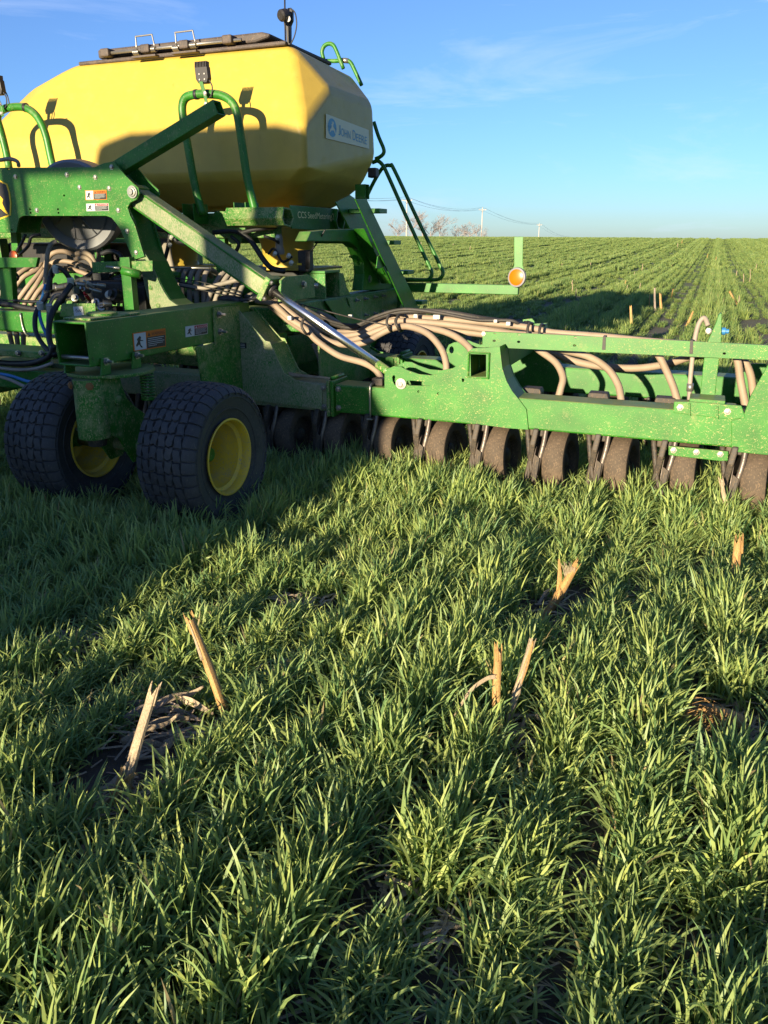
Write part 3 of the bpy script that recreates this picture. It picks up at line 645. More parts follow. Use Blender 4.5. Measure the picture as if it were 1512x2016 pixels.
# clamps that carry the turntable plate
tcx, tcd, tcz = -3.185, 3.58, 0.862
disc = lathe('turntable_plate', [(0.245, 0.0), (0.247, 0.006), (0.245, 0.018)], (tcx, tcd, tcz), UP, 'green_dusty', M, n=48)
for s_ in (AX0 - 0.008, AX1 + 0.008):
    for d_ in (3.40, 3.66):
        sg = 1 if s_ > -3.2 else -1
        lug = prism('arm_lug', [(s_, d_ - 0.05, tcz + 0.019), (s_, d_ + 0.03, tcz + 0.019), (s_, d_ + 0.035, AZ0 + 0.04), (s_, d_ - 0.03, AZ0 + 0.04)], (0.012 * sg, 0, 0), 'green', M)
        if sg > 0: bolt((s_ + 0.012, d_, AZ0 + 0.02), NL, lug, 0.017, 0.016, stud=0.03)
tube('cross_pin', [(AX0 - 0.01, 3.325, AZ0 + 0.045), (AX1 + 0.0, 3.325, AZ0 + 0.045)], 0.012, 'zinc', M, sub=1)
# castor column: pivot housing and cheek plates reaching back to the axle
AXD, AXZ = 3.62, 0.415
col = lathe('castor_column', [(0.09, 0.0), (0.092, 0.02), (0.085, 0.30), (0.085, 0.335)], (-3.16, 3.36, 0.525), UP, 'green_dusty', M, n=28)
fork = [(3.37, 0.862), (3.52, 0.862), (3.53, 0.80), (3.56, 0.72), (3.62, 0.66), (3.70, 0.60), (3.74, 0.50), (3.72, 0.40), (3.66, 0.33), (3.56, 0.33), (3.50, 0.42), (3.46, 0.50), (3.40, 0.53), (3.36, 0.54)]
for s_ in (-3.075, -3.245):
    fk = prism('castor_cheek', [(s_, d_, z_) for d_, z_ in fork], (-0.014, 0, 0), 'green_splashed', M)
    lathe('boss', [(0.03, 0), (0.03, 0.01), (0.02, 0.014)], (s_ + 0.001, 3.48, 0.72), NL, 'green_dusty', fk, n=16)
bolt((-3.22, 3.285, 0.83), (-0.4, -0.9, 0), col, 0.016, 0.01, mat='rust'); bolt((-3.10, 3.30, 0.83), (0.5, -0.85, 0), col, 0.016, 0.01, mat='rust')
lathe('grease_cap', [(0.05, -0.05), (0.055, -0.02), (0.055, 0.0)], (-3.16, 3.37, 0.525), UP, 'cast_dark', M, n=16)
# coil spring beside the column
sp_pts = [(-3.0 + 0.038 * math.cos(a), 3.66 + 0.038 * math.sin(a), 0.855 - 0.14 * a / (2 * math.pi * 8)) for a in np.linspace(0, 2 * math.pi * 8, 120)]
tube('damper_spring', sp_pts, 0.006, 'green', M, sub=1, n=6)
tube('spring_rod', [(-3.0, 3.66, 0.87), (-3.0, 3.66, 0.62)], 0.009, 'zinc', M, sub=1)
lathe('spring_seat', [(0.045, 0), (0.045, 0.012)], (-3.0, 3.66, 0.70), UP, 'green', M, n=20)
axle = tube('axle', [(-3.55, AXD, AXZ), (-2.58, AXD, AXZ)], 0.036, 'green_muddy', M, sub=1, n=18)

# --- wheels: turf tyre with block tread, dished yellow rim
def tyre_mesh(name, R=0.418, W=0.385, rows=36):
    V = []; Fc = []
    xb = [-0.192, -0.125, -0.075, -0.025, 0.025, 0.075, 0.125, 0.192]; g = 0.0052; NC = 7
    cols = []                                               # (x, block height 0..1, column id)
    for c_ in range(NC):
        a_, b_ = xb[c_], xb[c_ + 1]
        if c_ == 0: cols += [(a_, 1, c_), (a_ + 0.02, 1, c_), ((a_ + b_) / 2 + 0.01, 1, c_), (b_ - g, 1, c_), (b_ - g * 0.55, 0, c_)]
        elif c_ == NC - 1: cols += [(a_ + g * 0.55, 0, c_), (a_ + g, 1, c_), ((a_ + b_) / 2 - 0.01, 1, c_), (b_ - 0.02, 1, c_), (b_, 1, c_)]
        else: cols += [(a_ + g * 0.55, 0, c_), (a_ + g, 1, c_), ((a_ + b_) / 2, 1, c_), (b_ - g, 1, c_), (b_ - g * 0.55, 0, c_)]
    fr = [(0.0, 0), (0.045, 0), (0.085, 1), (0.36, 1), (0.64, 1), (0.915, 1), (0.955, 0)]
    nth = rows * len(fr); dep = 0.014
    prof_in = [(0.365, 0.185), (0.352, 0.1855), (0.350, 0.189), (0.344, 0.189), (0.342, 0.184), (0.318, 0.178), (0.285, 0.169), (0.283, 0.172), (0.277, 0.171), (0.275, 0.165), (0.262, 0.160), (0.222, 0.148), (0.207, 0.150)]     # sidewall down to the bead: radius, |x|
    ring_cols = []
    for r_, x_ in reversed(prof_in): ring_cols.append(('s', -x_, r_))
    for c_ in cols: ring_cols.append(('t', c_, None))
    for r_, x_ in prof_in: ring_cols.append(('s', x_, r_))
    m_ = len(ring_cols)
    for i in range(rows):
        for (f, hb) in fr:
            for kind, c_, r_ in ring_cols:
                if kind == 's':
                    th_ = 2 * math.pi * (i + f) / rows; V.append((c_, r_ * math.cos(th_), r_ * math.sin(th_)))
                else:
                    x, hx, cid = c_; crown = R - 0.022 * (abs(x) / 0.192) ** 2.2 - (0.028 if abs(x) > 0.185 else 0.006 if abs(x) > 0.165 else 0)
                    wav = 0.0055 * math.sin(2 * math.pi * (f + (0.5 if cid % 2 else 0))) * (1 if 0 < cid < NC - 1 else 0.5)
                    tsh = 0.16 * 0 if 0 < cid < NC - 1 else 0.0
                    sw = 0.06 * math.sin(x * 160)
                    th_ = 2 * math.pi * (i + f + tsh * 0 + sw * (1 if 0 < cid < NC - 1 else 0) + (0.10 if cid % 2 else 0)) / rows
                    r2 = crown - dep * (1 - hx * hb) + (0.0012 if (f in (0.36, 0.64)) else 0)
                    V.append((x + (wav if abs(x) < 0.16 else 0), r2 * math.cos(th_), r2 * math.sin(th_)))
    for i in range(nth):
        j = (i + 1) % nth
        for k in range(m_ - 1): Fc.append((i * m_ + k, i * m_ + k + 1, j * m_ + k + 1, j * m_ + k))
    me = bpy.data.meshes.new(name); me.from_pydata(V, [], Fc)
    bm = bmesh.new(); bm.from_mesh(me); bmesh.ops.recalc_face_normals(bm, faces=bm.faces); bm.to_mesh(me); bm.free()
    me.polygons.foreach_set('use_smooth', [True] * len(me.polygons)); me.materials.append(MATS['rubber']); return me
TY = tyre_mesh('tyre')
O0 = Vector((0, 0, 0))
def wheel(s_, d_, z_, turn=0.0, flip=False):
    o = bpy.data.objects.new('tyre', TY); COL.objects.link(o); o.parent = M
    o.location = Vector((s_, d_, z_)) - OFF; o.rotation_euler = (turn, 0, math.pi if flip else 0)
    md = o.modifiers.new('edge_split', 'EDGE_SPLIT'); md.split_angle = rad(40)
    rim = lathe('rim', [(0.207, 0.150), (0.222, 0.163), (0.224, 0.170), (0.214, 0.172), (0.206, 0.160), (0.203, 0.120), (0.186, 0.105), (0.182, 0.04), (0.170, 0.02), (0.168, -0.06), (0.160, -0.085), (0.12, -0.095), (0.11, -0.085), (0.06, -0.085), (0.055, -0.10), (0.165, -0.105), (0.182, -0.115), (0.205, -0.14), (0.222, -0.163), (0.222, -0.172), (0.214, -0.172), (0.207, -0.150)],
                (0, 0, 0), NL, 'wheel_yellow', o, n=48, off=O0, closed=True)
    hub = lathe('hub', [(0.055, -0.11), (0.058, -0.03), (0.05, -0.02), (0.046, 0.025), (0.036, 0.04)], (0, 0, 0), NL, 'green', o, n=24, off=O0)
    for k in range(6):
        an = k * math.pi / 3 + 0.3; c_ = Vector((-0.086, 0.088 * math.cos(an), 0.088 * math.sin(an)))
        b_ = lathe('lug_nut', [(0.016, 0.0), (0.014, 0.02), (0.008, 0.022), (0.008, 0.035)], c_, NL, 'zinc', o, n=6, off=O0)
    lathe('valve_cap', [(0.02, 0), (0.02, 0.03), (0.008, 0.035)], (-0.02, 0.06, 0.165), (0.4, -0.3, -0.8), 'wheel_yellow', o, n=10, off=O0)
    return o
wheel(-2.60, AXD, AXZ); wheel(-3.56, AXD, AXZ, 0.06)
wheel(-2.57, 6.80, 0.395, 0.3)

# --- opener units under both toolbars
def opener_proto():
    pts = [(-0.06, 0.46), (0.05, 0.46), (0.06, 0.37), (0.03, 0.26), (0.02, 0.14), (-0.02, 0.08), (-0.05, 0.12), (-0.045, 0.24), (-0.08, 0.36)]
    body = prism('opener', [(-0.16 - 0.05 * (0.46 - z) / 0.4, y - 0.12, z) for y, z in pts], (0.036, 0, 0), 'cast_dark', M, off=O0, bev=0.008)
    wax = (1, -0.10, 0.07)
    lathe('gauge_wheel', [(0.14, -0.062), (0.175, -0.072), (0.205, -0.066), (0.219, -0.046), (0.223, 0.0), (0.219, 0.046), (0.204, 0.068), (0.172, 0.072), (0.14, 0.062), (0.125, 0.02), (0.05, 0.02), (0.05, -0.02), (0.125, -0.02)], (0.0, 0, 0.218), wax, 'opener_rubber', body, n=40, off=O0, closed=True)
    lathe('hub_cap', [(0.052, -0.03), (0.052, 0.03), (0.03, 0.045)], (0.0, 0, 0.218), wax, 'cast_dark', body, n=16, off=O0)
    lathe('disc_blade', [(0.232, -0.0018), (0.232, 0.0018)], (-0.108, 0.02, 0.19), (1, -0.14, 0.02), 'steel', body, n=40, off=O0)
    tube('seed_tube', [(-0.085, -0.13, 0.47), (-0.09, -0.165, 0.36), (-0.108, -0.185, 0.25), (-0.122, -0.175, 0.15), (-0.122, -0.14, 0.07)], 0.0165, 'steel', body, sub=4, n=8, off=O0)
    lathe('pivot_bolt', [(0.016, 0), (0.016, 0.014), (0.008, 0.016)], (-0.12, -0.195, 0.16), NT, 'cast_dark', body, n=6, off=O0)
    box('clamp_head', (-0.19, -0.13, 0.40), (-0.10, 0.06, 0.446), 'cast_dark', body, off=O0, bev=0.008)
    tube('drag_arm', [(-0.215, -0.10, 0.45), (-0.19, -0.13, 0.33), (-0.155, -0.165, 0.18), (-0.135, -0.17, 0.10)], 0.017, 'cast_dark', body, sub=3, n=6, off=O0)
    prism('scraper', [(-0.135, -0.205, 0.30), (-0.10, -0.215, 0.28), (-0.112, -0.225, 0.13), (-0.15, -0.215, 0.12)], (0, 0.008, 0), 'cast_dark', body, off=O0, bev=0.003)
    return body
proto = opener_proto()
first = True
def copy_part(src, s_, d_, tilt=0.0):
    o = src.copy(); COL.objects.link(o); o.parent = M; o.location = Vector((s_, d_, 0)) - OFF; o.rotation_euler = (0, 0, tilt)
    for ch in src.children:
        c_ = ch.copy(); COL.objects.link(c_); c_.parent = o
    return o
slots = [(-1.935 + 0.389 * k, 4.96) for k in range(-7, 9)]
slots_b = [(-1.74 + 0.389 * k, 6.32) for k in range(-7, 9)]
proto.location = Vector((slots[7][0], slots[7][1], 0)) - OFF
for s_, d_ in slots + slots_b:
    if (s_, d_) == slots[7]: continue
    copy_part(proto, s_, d_ + random.uniform(-0.015, 0.015), random.uniform(-0.03, 0.03))
# mounting heads and rubber pads that show above the toolbar
for u, v in ((1046, 775), (1177, 785), (1310, 795), (850, 748)):
    p = D(u, v, FR + 0.26)
    hd = prism('opener_mount', [(p.x - 0.075, p.y, p.z - 0.06), (p.x - 0.062, p.y, p.z + 0.035), (p.x + 0.055, p.y, p.z + 0.035), (p.x + 0.065, p.y, p.z + 0.01), (p.x + 0.065, p.y, p.z - 0.06)], (0, 0.10, 0), 'cast_dark', M, bev=0.006)
p = D(746, 768, FR + 0.1); box('opener_mount', (p.x - 0.035, FR + 0.05, ZT + 0.001), (p.x + 0.045, FR + 0.14, ZT + 0.05), 'cast_dark', M, bev=0.006)

# ------------------------------------------------------------------ seed tank
tv = [(-3.28, 6.12, 3.03), (-3.28, 7.25, 3.00), (-3.0, 6.22, 2.72), (-3.0, 7.10, 2.73), (-3.0, 5.75, 2.41), (-3.0, 5.75, 2.06), (-3.0, 7.15, 2.30), (-3.10, 7.05, 2.06), (-3.55, 6.0, 1.83), (-3.36, 6.3, 1.83), (-3.36, 6.95, 1.85),
      (-3.5, 7.6, 2.5), (-3.5, 7.6, 2.0), (-3.40, 5.75, 2.44),
      (-5.45, 6.12, 3.05), (-5.45, 7.25, 3.02), (-5.95, 6.12, 2.90), (-6.30, 6.2, 2.70), (-6.25, 7.1, 2.70), (-6.35, 5.75, 2.41), (-6.35, 5.75, 2.06), (-6.25, 7.15, 2.1), (-5.9, 6.0, 1.83), (-5.9, 6.95, 1.83), (-5.6, 7.6, 2.5), (-5.6, 7.6, 2.0)]
bm = bmesh.new()
for p in tv: bm.verts.new(Vector(p) - OFF)
res = bmesh.ops.convex_hull(bm, input=bm.verts)
bmesh.ops.delete(bm, geom=[v for v in bm.verts if not v.link_faces], context='VERTS')
bmesh.ops.dissolve_limit(bm, angle_limit=rad(7), verts=bm.verts, edges=bm.edges)
bmesh.ops.recalc_face_normals(bm, faces=bm.faces)
bmesh.ops.bevel(bm, geom=[e for e in bm.edges if e.calc_face_angle(0) > rad(8)], offset=0.055, offset_type='OFFSET', segments=5, profile=0.5, affect='EDGES', clamp_overlap=True)
bmesh.ops.remove_doubles(bm, verts=bm.verts, dist=0.0005)
me = bpy.data.meshes.new('seed_tank'); bm.to_mesh(me); bm.free()
me.polygons.foreach_set('use_smooth', [True] * len(me.polygons))
tank = new_obj('seed_tank', me, 'tank_yellow', M, 'yellow moulded plastic seed tank')
md = tank.modifiers.new('normals', 'WEIGHTED_NORMAL'); md.weight = 60
# sign on the end face of the tank
E_S = -2.996
def end_px(u, v): return S(u, v, E_S)
q = [end_px(641, 224), end_px(725, 256), end_px(726, 293), end_px(641, 272)]
sign = decal('brand_sign', q, 'sign_cream', M, lift=0.002, th=0.002)
ex = (q[1] - q[0]).normalized(); eu = Vector((0, 0, 1)); o_l = q[3]; wS = (q[1] - q[0]).length; hS = (q[0] - q[3]).length
en = ex.cross(eu).normalized()
def sg(a_, b_): return o_l + ex * (a_ * wS) + (q[0] - q[3]) * b_ + ((q[2] - q[3]) - ex * wS) * 0 + Vector((0, 0, (q[2].z - q[3].z) * a_)) * 0
def rrect(a0, b0, a1, b1, r, n=5):
    pts = []
    asp = wS / hS
    for cx, cy, st in ((a1 - r, b1 - r * asp, 0), (a0 + r, b1 - r * asp, 1), (a0 + r, b0 + r * asp, 2), (a1 - r, b0 + r * asp, 3)):
        for k in range(n): 
            an = st * math.pi / 2 + k / (n - 1) * math.pi / 2; pts.append((cx + r * math.cos(an), cy + r * asp * math.sin(an)))
    return pts
prism('emblem', [sg(a_, b_) + en * 0.0045 for a_, b_ in rrect(0.035, 0.13, 0.225, 0.90, 0.085)], en * 0.0006, 'logo_blue', sign, bev=0)
deer = [(0.075, 0.28), (0.115, 0.40), (0.165, 0.42), (0.19, 0.30), (0.205, 0.30), (0.19, 0.47), (0.165, 0.54), (0.15, 0.56), (0.15, 0.64), (0.165, 0.74), (0.15, 0.80), (0.145, 0.70), (0.13, 0.78), (0.12, 0.78), (0.125, 0.66), (0.105, 0.64), (0.12, 0.58), (0.105, 0.48), (0.085, 0.42)]
prism('emblem_figure', [sg(a_, b_) + en * 0.0053 for a_, b_ in deer], en * 0.0005, 'sign_cream', sign, bev=0)
for st, a0, a1, hh in (('J', 0.265, 0.315, 0.44), ('OHN', 0.325, 0.545, 0.34), ('D', 0.60, 0.672, 0.44), ('EERE', 0.682, 0.955, 0.34)):
    text(st, sg(a0, 0.30) + en * 0.0044, ex, eu, hh * hS, 'logo_blue', sign, width=(a1 - a0) * wS)
# --- lid frame, latch bar and wire handles on top
lid = box('lid_frame', (-5.40, 6.11, 3.03), (-3.33, 6.95, 3.062), 'lid_black', M, bev=0.012)
lathe_pts = None
lidm = prism('lid', [(-5.2, 6.14, 3.075), (-3.62, 6.14, 3.075), (-3.5, 6.14, 3.10), (-3.48, 6.14, 3.125), (-3.56, 6.14, 3.145), (-5.2, 6.14, 3.145)], (0, 0.6, 0), 'lid_black', M, bev=0.02)
LB = 6.09
tube('latch_bar', [D(203, 106, LB), D(475, 78, LB)], 0.013, 'zinc', M, sub=1, n=12)
for u, v in ((211, 104), (290, 96), (366, 88), (451, 78)):
    p = D(u, v, LB)
    lb = box('latch_block', (p.x - 0.045, LB - 0.045, p.z - 0.035), (p.x + 0.045, LB + 0.06, p.z + 0.028), 'lid_black', M, bev=0.012)
for u, v, w_ in ((285, 70, 18), (364, 62, 19)):
    a, b_, c, e = D(u - w_ + 2, v + 28, LB - 0.02), D(u - w_, v + 2, LB - 0.01), D(u + w_ - 4, v - 2, LB - 0.01), D(u + w_ + 2, v + 24, LB - 0.02)
    tube('latch_handle', [a, a.lerp(b_, 0.85), b_, b_.lerp(c, 0.12), b_.lerp(c, 0.88), c, c.lerp(e, 0.15), e], 0.0065, 'zinc', M, sub=3, n=8)
    for k in (-1, 1):
        cc = D(u + k * (w_ - 2), v + 30 - 3 * k, LB)
        sp_ = [(cc.x - 0.03 + 0.06 * t_ / 60, cc.y + 0.021 * math.cos(t_ * 0.63), cc.z + 0.021 * math.sin(t_ * 0.63)) for t_ in range(61)]
        tube('latch_spring', sp_, 0.0045, 'zinc', M, sub=1, n=5)
    pz = D(u, v + 40, 6.03); box('latch_tongue', (pz.x - 0.12, 6.01, pz.z - 0.012), (pz.x + 0.12, 6.07, pz.z + 0.004), 'lid_black', M, bev=0.003)
# --- camera mast on the tank edge
mp0 = D(566, 88, 6.15)
mast = prism('camera_mast', [D(564, 88, 6.15), D(571, 88, 6.15), D(571, 50, 6.15), D(575, 40, 6.15), D(575, 20, 6.15), D(569, 15, 6.15), D(561, 18, 6.15), D(557, 36, 6.15), D(559, 50, 6.15), D(563, 60, 6.15)], (0, 0.03, 0), 'black_plastic', M)
lathe('camera_body', [(0.035, 0), (0.042, 0.02), (0.042, 0.07), (0.03, 0.085)], D(566, 28, 6.12), (-0.3, -0.9, -0.3), 'black_plastic', mast, n=16)
lathe('camera_lens', [(0.02, 0), (0.02, 0.012)], D(568, 37, 6.10), (0.1, -0.95, -0.2), 'white_decal', mast, n=12)
tube('antenna', [D(562, 80, 6.10), D(561, 40, 6.10), D(560.5, -12, 6.10)], 0.007, 'black_plastic', M, sub=1, n=6)
px_tube('camera_cable', [(572, 16, 6.13), (581, 26, 6.13), (584, 48, 6.13), (580, 70, 6.13), (573, 86, 6.13)], 0.005, 'hose_black', M, n=6)
# --- green hoops in front of the tank, with work lamps
def hoop(pts, d_): return px_tube('guard_hoop', [(u, v, d_) for u, v in pts], 0.031, 'green', M, sub=5, n=14)
HD = 5.46
h1 = hoop([(400, 424), (385, 372), (372, 301), (361, 236), (359, 208), (366, 192), (384, 186), (410, 185), (436, 188), (456, 201), (467, 225), (476, 281), (487, 352), (503, 420)], HD)
h2 = hoop([(18, 332), (11, 295), (1, 256), (-5, 234), (1, 219), (18, 212), (45, 211), (66, 222), (81, 243), (91, 270), (98, 302), (105, 334)], HD)
for u, v in ((452, 236), (371, 301)): pass
for u, v, hp in ((387, 186, h1), (51, 212, h2)):
    a = D(u, v, HD); tube('hoop_clip', [a + Vector((-0.012, 0, 0)), a + Vector((0.012, 0, 0))], 0.035, 'hose_black', hp, sub=1, n=14)
def work_lamp(u, v, d_):
    c = D(u, v, d_); wd, hd = 0.056, 0.055
    lp = prism('work_lamp', [c + Vector((-wd, 0, hd)), c + Vector((wd * 0.9, 0, hd)), c + Vector((wd, 0, -hd * 0.4)), c + Vector((wd * 0.75, 0, -hd)), c + Vector((-wd * 0.55, 0, -hd)), c + Vector((-wd * 0.9, 0, -hd * 0.5))], (0, 0.05, 0), 'black_plastic', M, bev=0.006)
    for k in range(8):
        x = -wd + 0.008 + k * (2 * wd - 0.02) / 7
        prism('cooling_fin', [c + Vector((x - 0.003, -0.004, hd - 0.005)), c + Vector((x + 0.003, -0.004, hd - 0.005)), c + Vector((x + 0.002, 0.0, hd + 0.032)), c + Vector((x - 0.002, 0.0, hd + 0.032))], (0, 0.045, 0), 'black_plastic', lp, bev=0.0)
    for k in (-1, 1):
        for j in (0, 1): lathe('screw', [(0.007, 0), (0.006, 0.005)], c + Vector((0.022 * k + 0.008, -0.001, 0.004 - 0.036 * j)), NT, 'zinc', lp, n=8)
    br_ = prism('lamp_bracket', [c + Vector((-0.02, -0.004, -hd + 0.01)), c + Vector((0.015, -0.004, -hd + 0.01)), c + Vector((0.04, -0.004, -0.135)), c + Vector((0.05, -0.004, -0.215)), c + Vector((0.025, -0.004, -0.22)), c + Vector((0.012, -0.004, -0.135))], (0, -0.008, 0), 'green', M)
    for z_ in (-0.125, -0.195): bolt(c + Vector((0.03, -0.012, z_)), NT, br_, 0.011, 0.01)
    tube('lamp_cable', [c + Vector((0.05, 0.02, -0.03)), c + Vector((0.075, 0.02, -0.08)), c + Vector((0.065, 0.02, -0.13)), c + Vector((0.045, 0.02, -0.15))], 0.005, 'hose_black', M, n=6)
work_lamp(396, 147, HD - 0.06); work_lamp(-8, 172, HD - 0.06)
px_tube('lamp_cable', [(0, 172, HD), (9, 178, HD), (15, 190, HD), (19, 208, HD)], 0.005, 'hose_black', M, n=6)

# ------------------------------------------------------------------ mast plates and leg that carry the wing cylinder
MP = 4.74
MPX = [(-150, 331), (0, 330), (186, 329), (205, 321), (225, 317), (231, 327), (245, 344), (262, 361), (272, 370), (274, 381), (268, 393), (256, 399), (251, 409), (256, 425), (265, 442), (273, 468), (281, 495), (284, 505), (262, 512), (253, 490), (245, 470), (237, 452), (228, 439), (220, 429), (209, 425), (44, 425), (38, 429), (35, 440), (32, 458), (-150, 458)]
MH = [ring(u, v, 2.0, 7) for u, v in ((16, 333), (126, 385), (59, 412), (60, 419), (114, 412), (115, 419), (23, 453))]
mastp = plate('mast_plate', MPX, MP, 0.016, 'green_speckled', M, MH)
ms_sz = [(D(u, v, MP).x, D(u, v, MP).z) for u, v in MPX]
prism('mast_plate', [(s_, MP + 0.22, z_) for s_, z_ in ms_sz], (0, 0.016, 0), 'green', M)
for u, v in ((31, 348), (132, 344), (188, 349), (220, 329), (157, 369), (215, 371), (73, 414), (233, 414), (251, 455), (268, 497)): bolt(D(u, v, MP), NT, mastp, 0.013, 0.011)
lathe('pivot_pin', [(0.040, 0.0), (0.042, 0.012), (0.032, 0.012), (0.030, 0.02), (0.020, 0.021), (0.018, 0.032)], D(262, 378, MP), NT, 'zinc', mastp, n=24)
box('mast_beam', (-7.2, MP + 0.017, D(100, 420, MP).z + 0.03), (D(200, 400, MP).x, MP + 0.219, D(100, 345, MP).z - 0.03), 'green', M)
legp = [(251, 405), (266, 440), (281, 492), (298, 515), (307, 535), (317, 558), (326, 575), (336, 590), (350, 600), (372, 606), (372, 613), (303, 613), (293, 585), (284, 561), (276, 520), (262, 512), (245, 470), (238, 430)]
leg = plate('mast_leg', legp, MP + 0.031, 0.19, 'green', M, bev=0.004)
plate('leg_plate', [(u - (3 if u > 290 else 0), v) for u, v in legp], MP + 0.017, 0.0135, 'green_muddy', M, bev=0.003)
for u, v in ((297, 567), (312, 602)): bolt(D(u, v, MP + 0.017), NT, leg, 0.014, 0.008, mat='green_dusty')
wall = [(262, 398), (285, 440), (303, 490), (322, 540), (345, 580), (378, 604)]
# stickers on the mast plate
def mq(u0, v0, u1, v1, sk=0.0): return [D(u0, v0, MP), D(u1, v0 - sk, MP), D(u1 + 1, v1 - sk, MP), D(u0 + 1, v1, MP)]
warn_sign(mq(168, 375, 210, 394, 1), 'WARNING', 0, 1, M); warn_sign(mq(170, 401, 214, 416, 1), 'DANGER', 0, 1, M)
# shield emblem
sh = [(-62, 360), (-20, 350), (0, 355), (14, 362), (19, 378), (22, 400), (21, 424), (0, 432), (-20, 436), (-62, 425)]
em = plate('emblem_shield', sh, MP - 0.004, 0.003, 'logo_yellow', M, bev=0)
cxx, cyy = -20, 393
plate('emblem_field', [(cxx + (u - cxx) * 0.93, cyy + (v - cyy) * 0.94) for u, v in sh], MP - 0.0055, 0.0012, 'black_decal', em, bev=0)
plate('emblem_figure', [(-50, 400), (-30, 392), (-14, 390), (-2, 384), (6, 392), (4, 400), (10, 412), (18, 424), (12, 421), (2, 411), (-8, 406), (-24, 410), (-44, 420)], MP - 0.0068, 0.001, 'logo_yellow', em, bev=0)
# folded-wing rest: square tube rising to the right
ra, rb = D(232, 334, MP + 0.11), D(432, 212, MP + 0.11)
sqtube('rest_tube', ra - (rb - ra).normalized() * 0.1, rb, 0.095, 0.095, 'green', M, wall=0.009, up=(0, 1, 0), bev=0.008)
plate('rest_strut', [(232, 330), (262, 358), (330, 404), (318, 412), (285, 392), (240, 350)], MP + 0.17, 0.03, 'green', M)
# --- blower housing behind the mast plate
fc = D(158, 405, 5.28)
fan = lathe('fan_housing', [(0.02, -0.16), (0.28, -0.15), (0.335, -0.12), (0.345, -0.05), (0.345, 0.06), (0.325, 0.085), (0.29, 0.075), (0.26, 0.06), (0.25, 0.075), (0.10, 0.115), (0.085, 0.13), (0.07, 0.10)], fc, (0.25, -0.95, -0.12), 'grey_plastic', M, n=48)
fax, fa, fb = frame_of((0.25, -0.95, -0.12))
for k in range(8):
    an = k * math.pi / 4 + 0.2; dr_ = fa * math.cos(an) + fb * math.sin(an)
    tube('fan_rib', [fc + dr_ * 0.10 + fax * 0.12, fc + dr_ * 0.245 + fax * 0.078], 0.006, 'grey_plastic', fan, sub=1, n=6)
lathe('fan_motor', [(0.06, 0), (0.06, 0.12), (0.045, 0.13)], fc + fax * 0.10, fax, 'black_plastic', fan, n=18)
lathe('air_duct', [(0.12, 0), (0.125, 0.02), (0.12, 0.04), (0.125, 0.06), (0.12, 0.08), (0.125, 0.10), (0.12, 0.12), (0.125, 0.14), (0.12, 0.16), (0.125, 0.18), (0.12, 0.2), (0.12, 0.5)], fc + Vector((-0.85, 0.0, -0.05)), (1, 0.1, 0), 'black_plastic', M, n=24)

# ------------------------------------------------------------------ centre frame below the tank
LS = -2.80
lon = box('frame_rail', (LS - 0.16, 5.22, 0.935), (LS, 7.22, 1.15), 'green_splashed', M, bev=0.010)
splate('bolting_plate', [(684, 586), (762, 574), (764, 625), (752, 632), (700, 640)], LS + 0.012, 0.010, 'green_dusty', M)
for u, v in ((701, 591), (718, 588), (737, 585), (753, 582), (719, 620), (737, 617), (753, 613)): bolt(S(u, v, LS + 0.012), NL, lon, 0.015, 0.016, stud=0.025)
splate('frame_brace', [(640, 592), (672, 588), (735, 652), (770, 705), (720, 712), (690, 668)], LS + 0.03, 0.016, 'green', M)
box('frame_end', (LS - 0.18, 7.222, 0.80), (LS + 0.02, 7.262, 1.20), 'green', M)
box('frame_rail', (-6.9, 5.22, 0.935), (-6.74, 7.22, 1.15), 'green', M, bev=0.010)
box('frame_beam', (-6.7, 5.25, 0.90), (LS - 0.161, 5.42, 1.10), 'green_splashed', M, bev=0.010)
box('frame_beam', (-6.7, 6.95, 0.90), (LS - 0.161, 7.12, 1.10), 'green', M, bev=0.010)
for s_, d_ in ((-2.95, 4.9), (-4.4, 4.9), (-5.9, 4.9)): box('frame_post', (s_ - 0.09, 5.05, ZT + 0.002), (s_ + 0.03, 5.22, 0.93), 'green', M, bev=0.008)
box('frame_rail', (-3.05, 5.23, 0.66), (-2.9, 6.13, 0.90), 'green_splashed', M, bev=0.008)
# muddy cross plate between the hinge gussets
prism('hinge_plate', [(-2.62, 5.16, 0.90), (-2.62, 6.10, 0.90), (-2.62, 6.10, 0.47), (-2.62, 5.16, 0.47)], (-0.016, 0, 0), 'green_dusty', M)
# bearing bracket on the rail
bb = splate('bearing_bracket', [(552, 594), (554, 552), (562, 545), (606, 541), (618, 548), (621, 586)], LS + 0.04, 0.02, 'green_splashed', M)
bolt(S(597, 560, LS + 0.04), NL, bb, 0.022, 0.02)
for y in (5.60, 5.86): box('bracket_channel', (LS - 0.15, y, 1.151), (LS + 0.02, y + 0.018, 1.34), 'green_splashed', M)
box('bracket_channel', (LS - 0.15, 5.60, 1.341), (LS + 0.02, 5.88, 1.36), 'green', M)
box('bracket_channel', (LS - 0.17, 5.60, 1.152), (LS - 0.151, 5.88, 1.34), 'green', M)
tube('bracket_pin', [(LS - 0.14, 5.62, 1.25), (LS - 0.14 + 0.1, 5.62, 1.25)], 0.03, 'zinc', M, sub=1, n=12)
prism('bracket_wing', [(LS + 0.01, 5.88, 1.152), (LS + 0.01, 6.10, 1.152), (LS + 0.01, 6.02, 1.22), (LS + 0.01, 5.96, 1.33), (LS + 0.01, 5.88, 1.335)], (-0.014, 0, 0), 'green_splashed', M)
